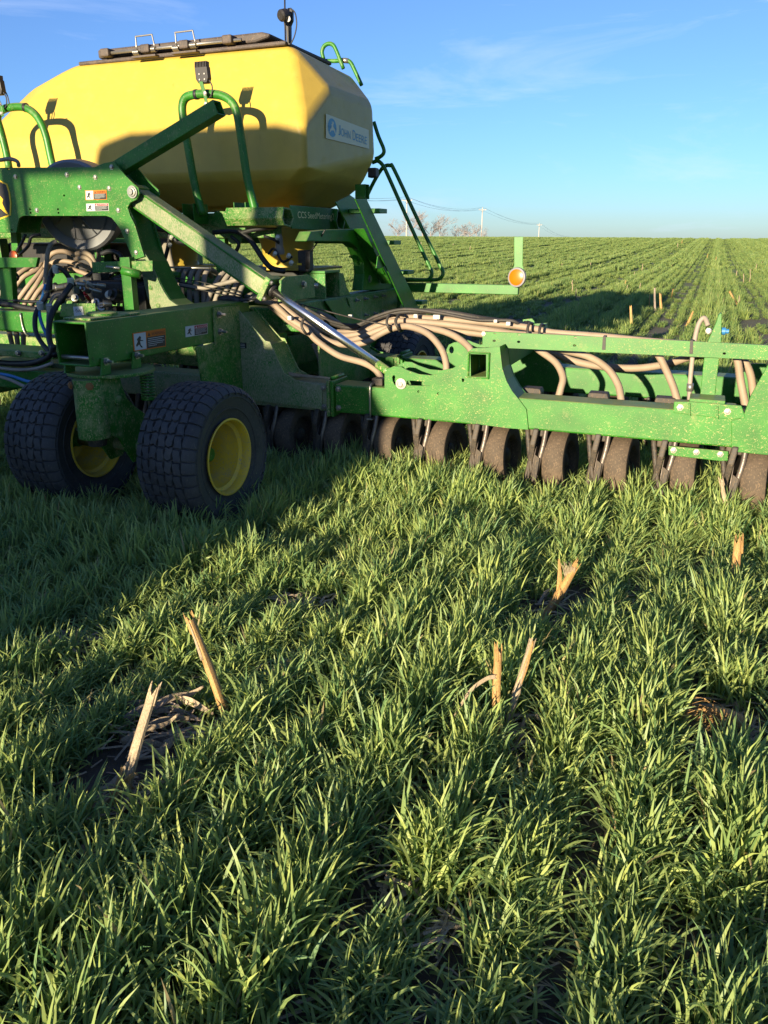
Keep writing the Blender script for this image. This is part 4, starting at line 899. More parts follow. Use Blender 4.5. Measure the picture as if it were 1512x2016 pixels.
# portal arm carrying the steps
pt_px = [(603, 475), (612, 456), (648, 452), (717, 450), (740, 499), (753, 536), (770, 556), (772, 570), (713, 572), (717, 540), (716, 517), (704, 488), (695, 480), (686, 476)]
splate('portal_arm', pt_px, -2.80, 0.10, 'green', M, bev=0.006)
splate('portal_flange', [(717, 450), (726, 452), (765, 530), (757, 540)], -2.70, 0.098, 'green', M)
bolt(S(728, 549, -2.80), NL, lon, 0.026, 0.014)
sqtube('step_socket', S(762, 553, -2.74), S(762, 553, -2.74) + Vector((0.0, -0.22, 0.16)), 0.10, 0.06, 'green', M, wall=0.006)
splate('step_gusset', [(744, 505), (752, 500), (772, 506), (776, 515), (748, 529), (741, 528)], -2.62, 0.008, 'green', M)
splate('latch_hook', [(689, 505), (697, 501), (712, 508), (716, 526), (708, 522), (702, 512)], -2.84, 0.02, 'green', M)
# ladder
st1 = splate('ladder_stringer', [(661, 398), (690, 384), (706, 396), (806, 612), (776, 612)], -2.84, 0.012, 'green', M)
st2 = splate('ladder_stringer', [(700, 392), (722, 392), (829, 614), (800, 614)], -2.60, 0.012, 'green', M)
for u, v in ((718, 415), (748, 477), (776, 535), (805, 594)):
    c = S(u, v, -2.72)
    stp = box('ladder_step', (-2.835, c.y - 0.07, c.z - 0.02), (-2.56, c.y + 0.10, c.z + 0.015), 'green', M, bev=0.004)
    for k in range(2): bolt(S(u - 18 + 12 * k, v, -2.838), NL, stp, 0.009, 0.006)
sqtube('tank_bracket', S(703, 378, -3.0), S(703, 378, -3.0) + Vector((0.10, 0, 0)), 0.09, 0.12, 'green', M, wall=0.006)
# handrails
def rail_tube(nm, pts, d_, r=0.018): return px_tube(nm, [(u, v, d_) for u, v in pts], r, 'green', M, sub=5, n=10)
rail_tube('handrail', [(733, 320), (744, 317), (754, 326), (764, 346), (806, 440), (843, 520), (850, 536), (847, 547), (836, 551), (786, 549)], 7.35)
rail_tube('handrail', [(719, 393), (735, 360), (749, 336), (758, 327), (768, 326), (776, 334), (824, 436), (866, 522), (872, 538), (866, 548), (850, 551), (790, 552)], 7.55)
rail_tube('grab_rail', [(736, 240), (745, 268), (755, 292), (755, 302), (748, 309), (739, 313)], 7.35)
rail_tube('grab_rail', [(637, 116), (634, 102), (638, 91), (647, 86), (656, 89), (663, 102), (676, 135)], 7.2)
rail_tube('grab_rail', [(640, 120), (662, 120), (680, 118), (690, 123), (698, 138), (712, 168)], 7.25)
tube('rail_joint', [D(672, 119, 7.245), D(686, 120, 7.245)], 0.021, 'zinc', M, sub=1, n=10)
box('side_lamp', tuple(S(735, 338, -2.9) - Vector((0.04, 0.04, 0.05))), tuple(S(735, 338, -2.9) + Vector((0.04, 0.04, 0.03))), 'black_plastic', M, bev=0.01)
# reflector arm
RD = 7.42
c0, c1 = D(785, 568, RD), D(1020, 571, RD)
box('marker_arm', (c0.x, RD, c1.z - 0.043), (c1.x, RD + 0.05, c1.z + 0.043), 'green', M, bev=0.004)
flag = plate('marker_flag', [(1012, 466), (1030, 466), (1029, 522), (1032, 533), (1030, 560), (1007, 560), (1008, 533), (1012, 522)], RD - 0.02, 0.006, 'green', M)
lathe('reflector_bezel', [(0.086, -0.02), (0.092, 0.0), (0.088, 0.015), (0.076, 0.018)], D(1018, 546, RD - 0.022), (-0.25, -1, 0), 'grey_plastic', flag, n=28)
lathe('reflector_lens', [(0.076, 0.0), (0.072, 0.022), (0.05, 0.03), (0.01, 0.033)], D(1018, 546, RD - 0.024), (-0.25, -1, 0), 'amber', flag, n=28)
bolt(D(1017, 558, RD - 0.03), NT, flag, 0.008, 0.006)
# tank cradle
box('tank_cradle', (-6.4, 5.62, 1.60), (-3.22, 5.74, 1.79), 'green_dusty', M, bev=0.008)
box('tank_cradle', (-6.4, 7.2, 1.55), (-3.22, 7.32, 1.80), 'green', M, bev=0.008)
for u, v in ((402, 418), (502, 416)):
    p = D(u, v, 5.6); 
    for k in (-1, 1):
        hb = box('hoop_foot', (p.x - 0.03 + k * 0.05, 5.42, p.z - 0.09), (p.x - 0.022 + k * 0.05, 5.615, p.z + 0.06), 'green', M, bev=0.003)
    bolt((p.x + 0.078, 5.46, p.z + 0.03), NL, hb, 0.014, 0.012)
plate('cradle_gusset', [(400, 440), (425, 415), (470, 418), (510, 440), (490, 448), (478, 455), (474, 480), (450, 480), (446, 455), (430, 448)], 5.60, 0.012, 'green_splashed', M)
for s_ in (-6.2, -3.75, -5.0): 
    box('cradle_leg', (s_ - 0.05, 5.64, 1.105), (s_ + 0.05, 5.74, 1.595), 'green', M); box('cradle_leg', (s_ - 0.05, 7.0, 1.105), (s_ + 0.05, 7.12, 1.595), 'green', M)
# lettered panel between two hexagonal tubes
PS = -3.02
pn = [S(572, 404, PS), S(664, 411, PS), S(662, 456, PS), S(575, 450, PS)]
panel = prism('name_panel', pn, (-0.012, 0, 0), 'green', M, bev=0.002)
px_ = (pn[1] - pn[0]).normalized()
text('CCS SeedMetering2', S(586, 433, PS) + NL * 0.001, px_, (0, 0, 1), 0.062, 'letter_gold', panel, width=(S(657, 437, PS) - S(586, 433, PS)).length)
for u, v, ru, rv in ((567, 427, 12, 22), (671, 433, 9, 24)):
    hexo = [S(u + a_ * ru, v + b_ * rv, PS + 0.03) for a_, b_ in ((-0.7, -0.9), (0.5, -0.75), (1, 0.1), (0.5, 0.95), (-0.6, 0.75), (-1, 0.1))]
    cen = sum(hexo, Vector()) / 6; hexi = [cen + (p - cen) * 0.80 for p in hexo]
    prism('hexagon_tube', hexo, (-0.5, 0, 0), 'green_dusty' if u < 600 else 'green', M, [hexi], bev=0.002)
# meter hoppers
for u in (548, 318):
    c = D(u, 455, 6.1)
    lathe('meter_hopper', [(0.27, 0.28), (0.26, 0.12), (0.23, 0.05), (0.21, -0.10), (0.225, -0.12), (0.225, -0.15)], (c.x, 6.25, 1.50), UP, 'tank_yellow', M, n=32)
    box('meter_body', (c.x - 0.3, 6.0, 1.12), (c.x + 0.24, 6.5, 1.34), 'black_plastic', M, bev=0.02)
    box('meter_flange', (c.x - 0.42, 5.9, 1.345), (c.x + 0.36, 6.6, 1.365), 'tank_yellow', M, bev=0.004)
box('air_manifold', (-6.4, 5.85, 1.08), (-3.15, 6.7, 1.30), 'green', M, bev=0.02)
box('dark_filler_box', (-6.2, 5.75, 1.305), (-4.55, 6.5, 1.56), 'black_plastic', M, bev=0.03)  # black box added to give the dark background under the tank
for k in range(9): tube('manifold_outlet', [(-3.3 - 0.14 * k, 5.86, 1.16), (-3.3 - 0.14 * k, 5.74, 1.13)], 0.03, 'hose_grey', M, sub=1, n=10)
# valve and sensor clutter under the tank
def clutter_box(u, v, d_, a_, b_, c_, mt='black_plastic', nm='control_box'):
    p = D(u, v, d_); return box(nm, (p.x - a_ / 2, p.y, p.z - c_ / 2), (p.x + a_ / 2, p.y + b_, p.z + c_ / 2), mt, M, bev=min(a_, c_) * 0.12)
cb = clutter_box(596, 514, 5.55, 0.09, 0.10, 0.16)
decal('yellow_sticker', [D(585, 518, 5.549), D(594, 518, 5.549), D(594, 522, 5.549), D(585, 522, 5.549)], 'logo_yellow', cb, lift=0.001)
for k in range(4): tube('cooling_rib', [D(602 + 2.6 * k, 494, 5.545), D(602 + 2.6 * k, 530, 5.545)], 0.004, 'black_plastic', cb, sub=1, n=5)
lathe('seed_sensor', [(0.035, -0.06), (0.04, -0.04), (0.03, 0.0), (0.028, 0.07), (0.018, 0.09)], D(550, 485, 5.6), UP, 'hose_grey', M, n=16)
for pts, r in (([(420, 458, 5.5), (455, 455, 5.5), (475, 458, 5.5), (500, 452, 5.5), (545, 446, 5.5)], 0.018), ([(470, 456, 5.5), (490, 470, 5.5), (505, 490, 5.5), (518, 510, 5.5), (535, 528, 5.5), (560, 534, 5.5)], 0.022), ([(455, 465, 5.5), (470, 480, 5.5), (462, 500, 5.5)], 0.015), ([(520, 465, 5.52), (540, 472, 5.52), (549, 478, 5.55)], 0.012), ([(528, 500, 5.5), (540, 490, 5.5), (556, 515, 5.5), (575, 505, 5.5)], 0.010), ([(612, 495, 5.6), (630, 470, 5.6), (640, 452, 5.6)], 0.006), ([(300, 450, 5.5), (330, 455, 5.5), (350, 475, 5.5), (390, 482, 5.5), (410, 482, 5.5)], 0.022), ([(335, 460, 5.45), (330, 490, 5.45), (322, 520, 5.45)], 0.016)):
    px_tube('wiring_loom', pts, r, 'hose_black', M, n=8)
for u, v in ((337, 470), (334, 485), (545, 470), (567, 506), (572, 520), (540, 502)):
    lathe('connector', [(0.012, 0), (0.016, 0.004), (0.016, 0.03), (0.012, 0.034)], D(u, v, 5.42), (0.6, -0.5, 0.5), 'white_tag', M, n=8)

# ------------------------------------------------------------------ air hoses
def hose(pts, r=0.024, mt='hose_tan', nm='air_hose', label=None): return corrugated(nm, [D(*p) for p in pts], r, mt, M, label)
# long bundle from the centre frame out along the wing
hose([(505, 592, 5.12), (536, 598, 5.08), (571, 628, 5.06), (602, 648, 5.05), (624, 671, 5.04), (667, 700, 5.02), (714, 714, 5.0), (738, 727, 4.96), (750, 745, 4.94), (752, 768, 4.93)])
hose([(500, 586, 5.16), (536, 590, 5.12), (590, 630, 5.12), (640, 668, 5.15), (682, 679, 5.2), (722, 673, 5.25), (748, 658, 5.3), (775, 646, 5.3), (805, 643, 5.28), (842, 657, 5.22), (868, 686, 5.16), (878, 715, 5.12), (878, 745, 5.08)])
hose([(510, 580, 5.2), (560, 604, 5.2), (612, 640, 5.25), (665, 660, 5.35), (708, 657, 5.4), (745, 641, 5.4), (782, 632, 5.4), (850, 636, 5.4), (930, 645, 5.38), (1010, 657, 5.34), (1100, 664, 5.3), (1200, 672, 5.28), (1300, 681, 5.28), (1420, 692, 5.28), (1600, 702, 5.28)])
hose([(520, 584, 5.26), (580, 612, 5.3), (640, 648, 5.36), (690, 654, 5.45), (735, 640, 5.48), (775, 625, 5.46), (850, 627, 5.44), (950, 635, 5.42), (1040, 645, 5.4), (1090, 655, 5.38), (1180, 662, 5.34), (1280, 672, 5.32), (1420, 683, 5.3), (1600, 695, 5.3)])
hose([(530, 600, 5.14), (590, 646, 5.16), (650, 672, 5.22), (700, 668, 5.3), (745, 651, 5.34), (785, 642, 5.34), (850, 647, 5.3), (892, 660, 5.24), (922, 682, 5.14), (930, 700, 5.1)])
hose([(575, 600, 5.5), (640, 622, 5.5), (680, 645, 5.5), (720, 650, 5.5), (760, 636, 5.5), (830, 632, 5.48), (920, 642, 5.46), (1000, 655, 5.42), (1040, 672, 5.36), (1062, 690, 5.26), (1094, 714, 5.2), (1108, 742, 5.14), (1104, 765, 5.1), (1097, 790, 5.08)])
hose([(780, 640, 5.45), (880, 650, 5.43), (980, 662, 5.4), (1060, 676, 5.36), (1110, 690, 5.3), (1160, 703, 5.25), (1196, 726, 5.2), (1216, 756, 5.15), (1222, 782, 5.1), (1224, 802, 5.08)])
hose([(1240, 676, 5.28), (1270, 682, 5.24), (1294, 697, 5.2), (1309, 724, 5.17), (1324, 758, 5.13), (1334, 790, 5.1)])
hose([(1400, 690, 5.26), (1440, 692, 5.22), (1452, 710, 5.18), (1458, 750, 5.14), (1468, 800, 5.1)])
hose([(1075, 690, 5.62), (1098, 699, 5.6), (1130, 711, 5.58), (1180, 721, 5.56), (1250, 725, 5.54), (1312, 717, 5.5), (1362, 702, 5.45), (1420, 696, 5.4)], 0.026)
hose([(1460, 700, 5.3), (1478, 740, 5.3), (1484, 800, 5.3)], 0.024)
# wiring that lies on the bundle
for pts, r in (([(525, 580, 5.1), (580, 600, 5.2), (640, 630, 5.3), (690, 645, 5.38), (735, 628, 5.4), (790, 614, 5.4), (860, 613, 5.4), (900, 618, 5.4), (950, 627, 5.45), (1000, 634, 5.6), (1032, 640, 5.78)], 0.019), ([(600, 606, 5.2), (650, 632, 5.3), (700, 640, 5.38), (742, 622, 5.38), (795, 609, 5.38), (870, 617, 5.38), (940, 630, 5.38), (1003, 631, 5.38), (1022, 638, 5.4)], 0.012), ([(540, 585, 5.08), (640, 612, 5.15), (720, 632, 5.3), (770, 641, 5.28)], 0.005)):
    px_tube('wiring_loom', pts, r, 'tape', M, n=8)
for u, v, d_ in ((768, 636, 5.31), (786, 636, 5.31), (602, 642, 5.02), (1043, 652, 5.33), (1066, 655, 5.32)):
    a = D(u, v - 12, d_); b_ = D(u, v + 13, d_ - 0.04)
    V = []; 
    tube('cable_tie', [a + Vector((0, 0.10, 0.0)), a + Vector((0, -0.02, 0.012)), a + Vector((0, -0.065, -0.03)), b_ + Vector((0, -0.03, 0.02)), b_ + Vector((0, 0.02, -0.012)), b_ + Vector((0, 0.1, 0))], 0.010, 'tape', M, sub=4, n=8)
def tag_box(u, v, d_, w_=0.03, h_=0.02, rz=0.0):
    p = D(u, v, d_); box('hose_tag', (p.x - w_ / 2, p.y - 0.012, p.z - h_ / 2), (p.x + w_ / 2, p.y + 0.012, p.z + h_ / 2), 'white_tag', M, bev=0.003)
for a in ((540, 582, 5.05, .03, .03), (571, 626, 5.02, .03, .03), (860, 624, 5.36, .05, .03), (819, 622, 5.36, .03, .025), (976, 632, 5.36, .025, .02), (1001, 637, 5.34, .03, .025), (1318, 797, 5.0, .02, .02), (690, 622, 5.34, .03, .02)): tag_box(*a)
# hoses that loop down in the middle, behind the cylinder
for x in (352, 366, 380, 394, 408): hose([(x + 22, 545, 5.50), (x + 14, 535, 5.42), (x + 5, 531, 5.34), (x - 4, 541, 5.28), (x - 7, 570, 5.25), (x - 5, 616, 5.24)], 0.021, 'hose_grey')
for x in (444, 458, 472, 486, 500): hose([(x + 22, 530, 5.48), (x + 8, 530, 5.42), (x - 8, 541, 5.34), (x - 24, 566, 5.28), (x - 35, 596, 5.25), (x - 38, 620, 5.24)], 0.021, 'hose_grey')
hose([(330, 548, 5.2), (360, 562, 5.18), (400, 567, 5.16), (440, 558, 5.16), (490, 545, 5.18)], 0.017, 'hose_grey')
for k in range(3): px_tube('wire', [(330, 545 + 7 * k, 5.12), (400, 556 + 8 * k, 5.12), (480, 578 + 6 * k, 5.12)], 0.004, 'hose_black', M, n=5)
hose([(616, 676, 5.4), (628, 700, 5.4), (634, 735, 5.4), (640, 765, 5.4)], 0.022, 'hose_grey')
for k in range(6): hose([(310 + 4 * k, 450, 5.9), (312 + 4 * k, 490, 5.85), (320 + 4 * k, 530, 5.8), (326 + 4 * k, 560, 5.8)], 0.022, 'hose_grey')
tube('cross_shaft', [D(320, 537, 5.15), D(352, 543, 5.15)], 0.028, 'green', M, sub=1, n=12)
tube('tie_rod', [D(320, 526, 5.2), D(412, 528, 5.2)], 0.008, 'zinc', M, sub=1)
# ------------------------------------------------------------------ valve block and hydraulics beside the mast
HB = 4.45
for u0, v0, u1, v1, d_ in ((0, 507, 74, 527, 4.5),):
    plate('light_bar', [(-40, 507), (74, 507), (70, 526), (-40, 528)], d_, 0.03, 'green', M)
lathe('reflector_lens', [(0.04, 0.0), (0.038, 0.012), (0.02, 0.018)], D(28, 504, 4.56), (0, -1, 0.1), 'amber', M, n=20)
plate('light_bar_post', [(-2, 527), (22, 527), (26, 606), (2, 606)], 4.54, 0.05, 'green', M)
plate('light_bar_post', [(20, 455), (32, 455), (36, 506), (24, 506)], 5.2, 0.05, 'green', M)
plate('valve_bracket', [(180, 516), (300, 513), (300, 534), (182, 537)], 4.62, 0.012, 'green_splashed', M)
plate('valve_post', [(235, 507), (254, 506), (264, 616), (246, 618)], 4.60, 0.06, 'green', M)
tube('bracket_rod', [D(236, 528, 4.58), D(210, 525, 4.58)], 0.010, 'zinc', M, sub=1)
tube('cross_shaft', [D(240, 532, 4.57), D(276, 541, 4.62)], 0.030, 'green', M, sub=1, n=12)
plate('valve_bracket', [(122, 598), (187, 597), (188, 620), (118, 624), (118, 612)], 4.2, 0.01, 'green_dusty', M)
tg = plate('paper_tag', [(144, 604), (162, 603), (165, 621), (146, 622)], 4.196, 0.003, 'white_decal', M, bev=0)
for a in ([(148, 613), (150, 608), (152, 613), (150, 615)], [(154, 614), (156, 609), (158, 614), (160, 609)]):
    tube('handwriting', [D(u, v, 4.194) for u, v in a], 0.0012, 'black_decal', tg, sub=3, n=4)
vb = clutter_box(205, 575, 4.75, 0.36, 0.14, 0.16, 'black_plastic', 'valve_block')
for u, v, r_, mt in ((150, 588, .028, 'zinc'), (193, 596, .03, 'zinc'), (200, 607, .03, 'zinc'), (170, 572, .018, 'zinc'), (192, 573, .018, 'zinc'), (172, 585, .014, 'red_lens'), (215, 580, .03, 'white_tag'), (230, 582, .045, 'black_plastic'), (160, 560, .02, 'zinc'), (118, 566, .02, 'zinc'), (106, 564, .02, 'zinc'), (212, 598, .025, 'zinc'), (178, 560, .014, 'white_tag'), (200, 562, .016, 'zinc')):
    lathe('valve_fitting', [(r_ * 0.8, -0.03), (r_, -0.02), (r_, 0.03), (r_ * 0.6, 0.034), (r_ * 0.6, 0.06)], D(u, v, 4.66), (random.uniform(-1, 1), -0.8, random.uniform(-0.2, 0.6)), mt, vb, n=10)
for u, v, a_, c_ in ((140, 572, .10, .10), (168, 556, .12, .07), (235, 560, .10, .10), (215, 612, .14, .06), (250, 600, .1, .12), (190, 546, .08, .06), (276, 590, .1, .2)):
    clutter_box(u, v, 4.85, a_, 0.1, c_)
# tan hose fans at the far left
for pts in ([(84, 520, 5.3), (74, 531, 5.2), (46, 546, 5.1), (24, 576, 5.05), (14, 604, 5.0)], [(90, 522, 5.25), (80, 535, 5.15), (57, 562, 5.05), (37, 590, 5.0), (30, 612, 4.98)], [(97, 522, 5.2), (87, 537, 5.1), (71, 562, 5.0), (52, 590, 4.96), (46, 612, 4.94)], [(104, 540, 5.15), (93, 555, 5.05), (74, 576, 4.98), (60, 600, 4.95)], [(75, 512, 5.35), (61, 524, 5.3), (36, 540, 5.2), (12, 566, 5.15), (-10, 590, 5.1)],
            [(80, 540, 5.35), (91, 525, 5.3), (116, 514, 5.3), (152, 519, 5.35), (182, 530, 5.4)], [(88, 535, 5.2), (92, 515, 5.2), (104, 499, 5.2), (126, 495, 5.25), (150, 504, 5.3)], [(60, 530, 5.4), (90, 540, 5.4), (126, 528, 5.4), (160, 536, 5.45), (190, 548, 5.5)], [(110, 560, 5.1), (96, 570, 5.0), (84, 585, 4.95), (72, 606, 4.92)],
            [(150, 500, 5.2), (166, 498, 5.2), (180, 505, 5.2), (188, 520, 5.2)], [(150, 510, 5.18), (166, 507, 5.18), (178, 514, 5.18), (184, 526, 5.18)], [(190, 470, 5.6), (195, 500, 5.55), (190, 525, 5.5)]):
    hose(pts, 0.020)
hose([(88, 560, 4.98), (91, 530, 5.0), (94, 500, 5.0), (100, 482, 5.02), (112, 475, 5.05)], 0.018, 'hose_grey')
for k in range(5): px_tube('wiring_loom', [(120 + 26 * k, 600 - 5 * (k % 2), 4.95), (140 + 24 * k, 560 + 6 * (k % 3), 5.0), (170 + 22 * k, 545, 5.0), (205 + 18 * k, 520 + 8 * (k % 2), 5.05)], 0.016, 'hose_black', M, n=8)
for k in range(4): px_tube('wiring_loom', [(-20, 560 + 16 * k, 5.6), (60, 575 + 12 * k, 5.6), (150, 560 + 14 * k, 5.6), (290, 545 + 15 * k, 5.6)], 0.03, 'hose_black', M, n=8)
for pts, r, mt in (([(165, 590, 4.55), (150, 570, 4.5), (135, 545, 4.45), (122, 530, 4.42), (108, 528, 4.4), (100, 540, 4.4), (98, 570, 4.38)], .018, 'hose_black'),
                   ([(98, 545, 4.35), (92, 580, 4.3), (80, 600, 4.25), (70, 620, 4.2), (70, 650, 4.15), (82, 675, 4.1), (100, 695, 4.05)], .017, 'hose_black'),
                   ([(90, 560, 4.32), (84, 585, 4.28), (77, 604, 4.24), (80, 630, 4.2), (90, 655, 4.15), (100, 672, 4.1)], .012, 'hose_blue'),
                   ([(140, 560, 4.4), (130, 575, 4.35), (112, 600, 4.28), (100, 625, 4.2), (96, 655, 4.12), (100, 680, 4.05), (108, 700, 4.0)], .020, 'hose_black'),
                   ([(120, 580, 4.4), (106, 585, 4.35), (97, 605, 4.3), (95, 640, 4.22), (98, 680, 4.15)], .014, 'hose_grey'),
                   ([(-20, 596, 4.5), (20, 600, 4.5), (50, 606, 4.5), (75, 610, 4.5)], .022, 'hose_black'), ([(-20, 588, 4.55), (30, 592, 4.55), (70, 594, 4.55), (90, 590, 4.55)], .012, 'hose_black'),
                   ([(-20, 712, 4.1), (30, 716, 4.05), (70, 713, 4.0), (98, 700, 4.0), (106, 680, 4.0)], .020, 'hose_black'),
                   ([(-20, 722, 4.0), (30, 728, 3.98), (70, 726, 3.95), (104, 715, 3.95)], .012, 'hose_grey'),
                   ([(-20, 734, 3.9), (20, 740, 3.9), (60, 752, 3.88), (95, 752, 3.86), (120, 742, 3.85)], .012, 'hose_blue'),
                   ([(-20, 736, 3.85), (20, 748, 3.85), (55, 763, 3.83), (90, 768, 3.8)], .012, 'hose_grey'),
                   ([(235, 580, 4.8), (255, 560, 4.85), (275, 548, 4.9), (300, 560, 5.0), (310, 600, 5.0)], .016, 'hose_black'), ([(200, 500, 5.0), (215, 495, 5.0), (235, 500, 5.0), (245, 520, 5.0)], .018, 'hose_black'),
                   ([(30, 500, 4.8), (42, 480, 4.8), (50, 462, 4.8)], .012, 'hose_black'), ([(34, 505, 4.8), (55, 485, 4.8), (62, 466, 4.8), (80, 462, 4.85)], .012, 'hose_black'), ([(10, 540, 4.6), (28, 536, 4.6), (36, 548, 4.6), (25, 558, 4.6)], .008, 'hose_black'),
                   ([(-30, 317, 4.65), (0, 315, 4.65), (20, 313, 4.65), (34, 318, 4.66), (37, 327, 4.68)], .014, 'hose_grey')):
    px_tube('hydraulic_hose', pts, r, mt, M, n=8)
for u, v, d_, mt in ((150, 570, 4.49, 'zinc'), (139, 554, 4.45, 'white_tag'), (110, 530, 4.4, 'white_tag'), (92, 577, 4.31, 'zinc'), (79, 602, 4.23, 'white_tag'), (97, 606, 4.28, 'white_tag')):
    p = D(u, v, d_); lathe('hose_fitting', [(0.022, -0.025), (0.024, 0.0), (0.022, 0.025)], p, (0.3, -0.2, 1), mt, M, n=10)
box('hitch_beam', (-7.0, 4.42, D(50, 655, 4.4).z), (D(104, 640, 4.4).x, 4.60, D(50, 614, 4.4).z), 'green', M, bev=0.012)
tube('u_bolt', [D(40, 616, 4.41), D(44, 640, 4.41), D(50, 656, 4.41), D(58, 662, 4.43)], 0.008, 'zinc', M, sub=3)
for k in range(3): hose([(18 + 14 * k, 652, 4.75), (22 + 12 * k, 670, 4.72), (26 + 10 * k, 686, 4.7)], 0.02)
box('hitch_tray', (-7.0, 4.0, D(60, 705, 4.0).z), (D(104, 700, 4.0).x, 4.25, D(60, 692, 4.0).z), 'green_dusty', M, bev=0.006)
for u in (36, 82): bolt(D(u, 695, 3.99), NT, M, 0.016, 0.016, name='tray_bolt')
box('drawbar', (-5.1, -0.4, 0.50), (-4.85, 4.78, 0.70), 'green', M, bev=0.012)
box('hitch_beam', (-7.0, 4.02, 0.60), (-3.75, 4.16, 0.74), 'green', M, bev=0.01)

# ------------------------------------------------------------------ tractor in front of the seeder, out of the frame: it throws the shade on the machine
T = bpy.data.objects.new('tractor', None); COL.objects.link(T); TS, TD = -5.0, -2.6
T.location = wld(TS, TD, 0); T.rotation_euler = (0, 0, -AL); T['label'] = 'green tractor hitched ahead of the seeder, left of the view'; T['category'] = 'tractor'
TO = Vector((0, 0, 0))
def tb(nm, p, q_, mt, bev=0.03, par=None): return box(nm, p, q_, mt, par or T, bev=bev, off=TO)
tb('chassis', (-0.35, -4.6, 0.75), (0.35, 0.75, 1.25), 'cast_dark')
hd = [(-0.48, 1.25), (0.48, 1.25), (0.46, 1.95), (0.3, 2.12), (-0.3, 2.12), (-0.46, 1.95)]
prism('bonnet', [(x, -4.75, z) for x, z in hd], (0, 4.1, 0), 'green', T, off=TO, bev=0.05)
tb('cab_base', (-0.85, -0.6, 1.25), (0.85, 0.55, 2.05), 'black_plastic')
rp = [(-1.08, 3.42), (1.12, 3.42), (1.14, 3.52), (1.05, 3.72), (0.7, 3.80), (-0.7, 3.80), (-1.02, 3.72), (-1.1, 3.52)]
prism('cab_roof', [(x, -0.55, z) for x, z in rp], (0, 1.25, 0), 'green', T, off=TO, bev=0.06)
for x0, x1, y0, y1 in ((-1.0, -0.86, 0.36, 0.48), (0.72, 0.95, 0.36, 0.48), (-0.95, -0.87, -0.5, -0.4), (0.86, 0.94, -0.5, -0.4)): tb('cab_pillar', (x0, y0, 2.05), (x1, y1, 3.43), 'black_plastic', 0.015)
mk('rear_window', *[[(-0.86, 0.43, 2.06), (0.72, 0.43, 2.06), (0.72, 0.43, 3.41), (-0.86, 0.43, 3.41)], [(0, 1, 2, 3)]], 'cab_glass', T, off=TO)
mk('windscreen', *[[(-0.87, -0.45, 2.06), (0.86, -0.45, 2.06), (0.86, -0.45, 3.41), (-0.87, -0.45, 3.41)], [(0, 1, 2, 3)]], 'cab_glass', T, off=TO)
tb('seat', (-0.40, -0.55, 2.05), (0.12, -0.05, 2.45), 'black_plastic', 0.06); tb('backrest', (-0.36, -0.08, 2.45), (0.10, 0.06, 3.0), 'black_plastic', 0.05)
exh = tube('exhaust_stack', [(0.62, -1.7, 1.9), (0.62, -1.7, 3.3)], 0.09, 'cast_dark', T, sub=1, n=16, off=TO)
for sgn in (-1, 1): tb('fender', (0.86 * sgn if sgn > 0 else -1.5, -0.6, 1.95), (1.5 if sgn > 0 else -0.86, 0.85, 2.06), 'green', 0.04)
def twheel(x, y, R_, W_):
    ty = lathe('tractor_tyre', [(R_ * 0.58, -W_ / 2), (R_ * 0.9, -W_ / 2), (R_, -W_ * 0.36), (R_, W_ * 0.36), (R_ * 0.9, W_ / 2), (R_ * 0.58, W_ / 2)], (x, y, R_), NL, 'rubber', T, n=48, off=TO, closed=True)
    for k in range(22):
        an = 2 * math.pi * k / 22; c_ = Vector((x, y + R_ * math.cos(an), R_ + R_ * math.sin(an))); rr = Vector((0, math.cos(an), math.sin(an))); tt = Vector((0, -math.sin(an), math.cos(an)))
        sd = 1 if k % 2 else -1; v_ = []
        for e0, e1 in ((0.0, 0.0), (0.48, 0.12)):
            for a_, b_ in ((-0.02, -0.02), (0.02, -0.02), (0.02, 0.045), (-0.02, 0.045)): v_.append(c_ + Vector((sd * W_ * e0, 0, 0)) + tt * (a_ * 1.6 + e1 * R_) + rr * (b_ - (0.02 if e0 else 0)))
        mk('tread_bar', v_, [(0, 1, 2, 3), (7, 6, 5, 4), (0, 4, 5, 1), (1, 5, 6, 2), (2, 6, 7, 3), (3, 7, 4, 0)], 'rubber', ty, off=TO)
    lathe('wheel_disc', [(R_ * 0.58, -0.1), (R_ * 0.5, -0.05), (0.2, -0.02), (0.16, 0.05), (0.02, 0.06)], (x, y, R_), NL, 'wheel_yellow', ty, n=32, off=TO)
    return ty
for x in (-1.78, -1.18, 1.18, 1.72): twheel(x, 0.0, 1.0, 0.5)
for x in (-1.0, 1.0): twheel(x, -3.6, 0.78, 0.45)

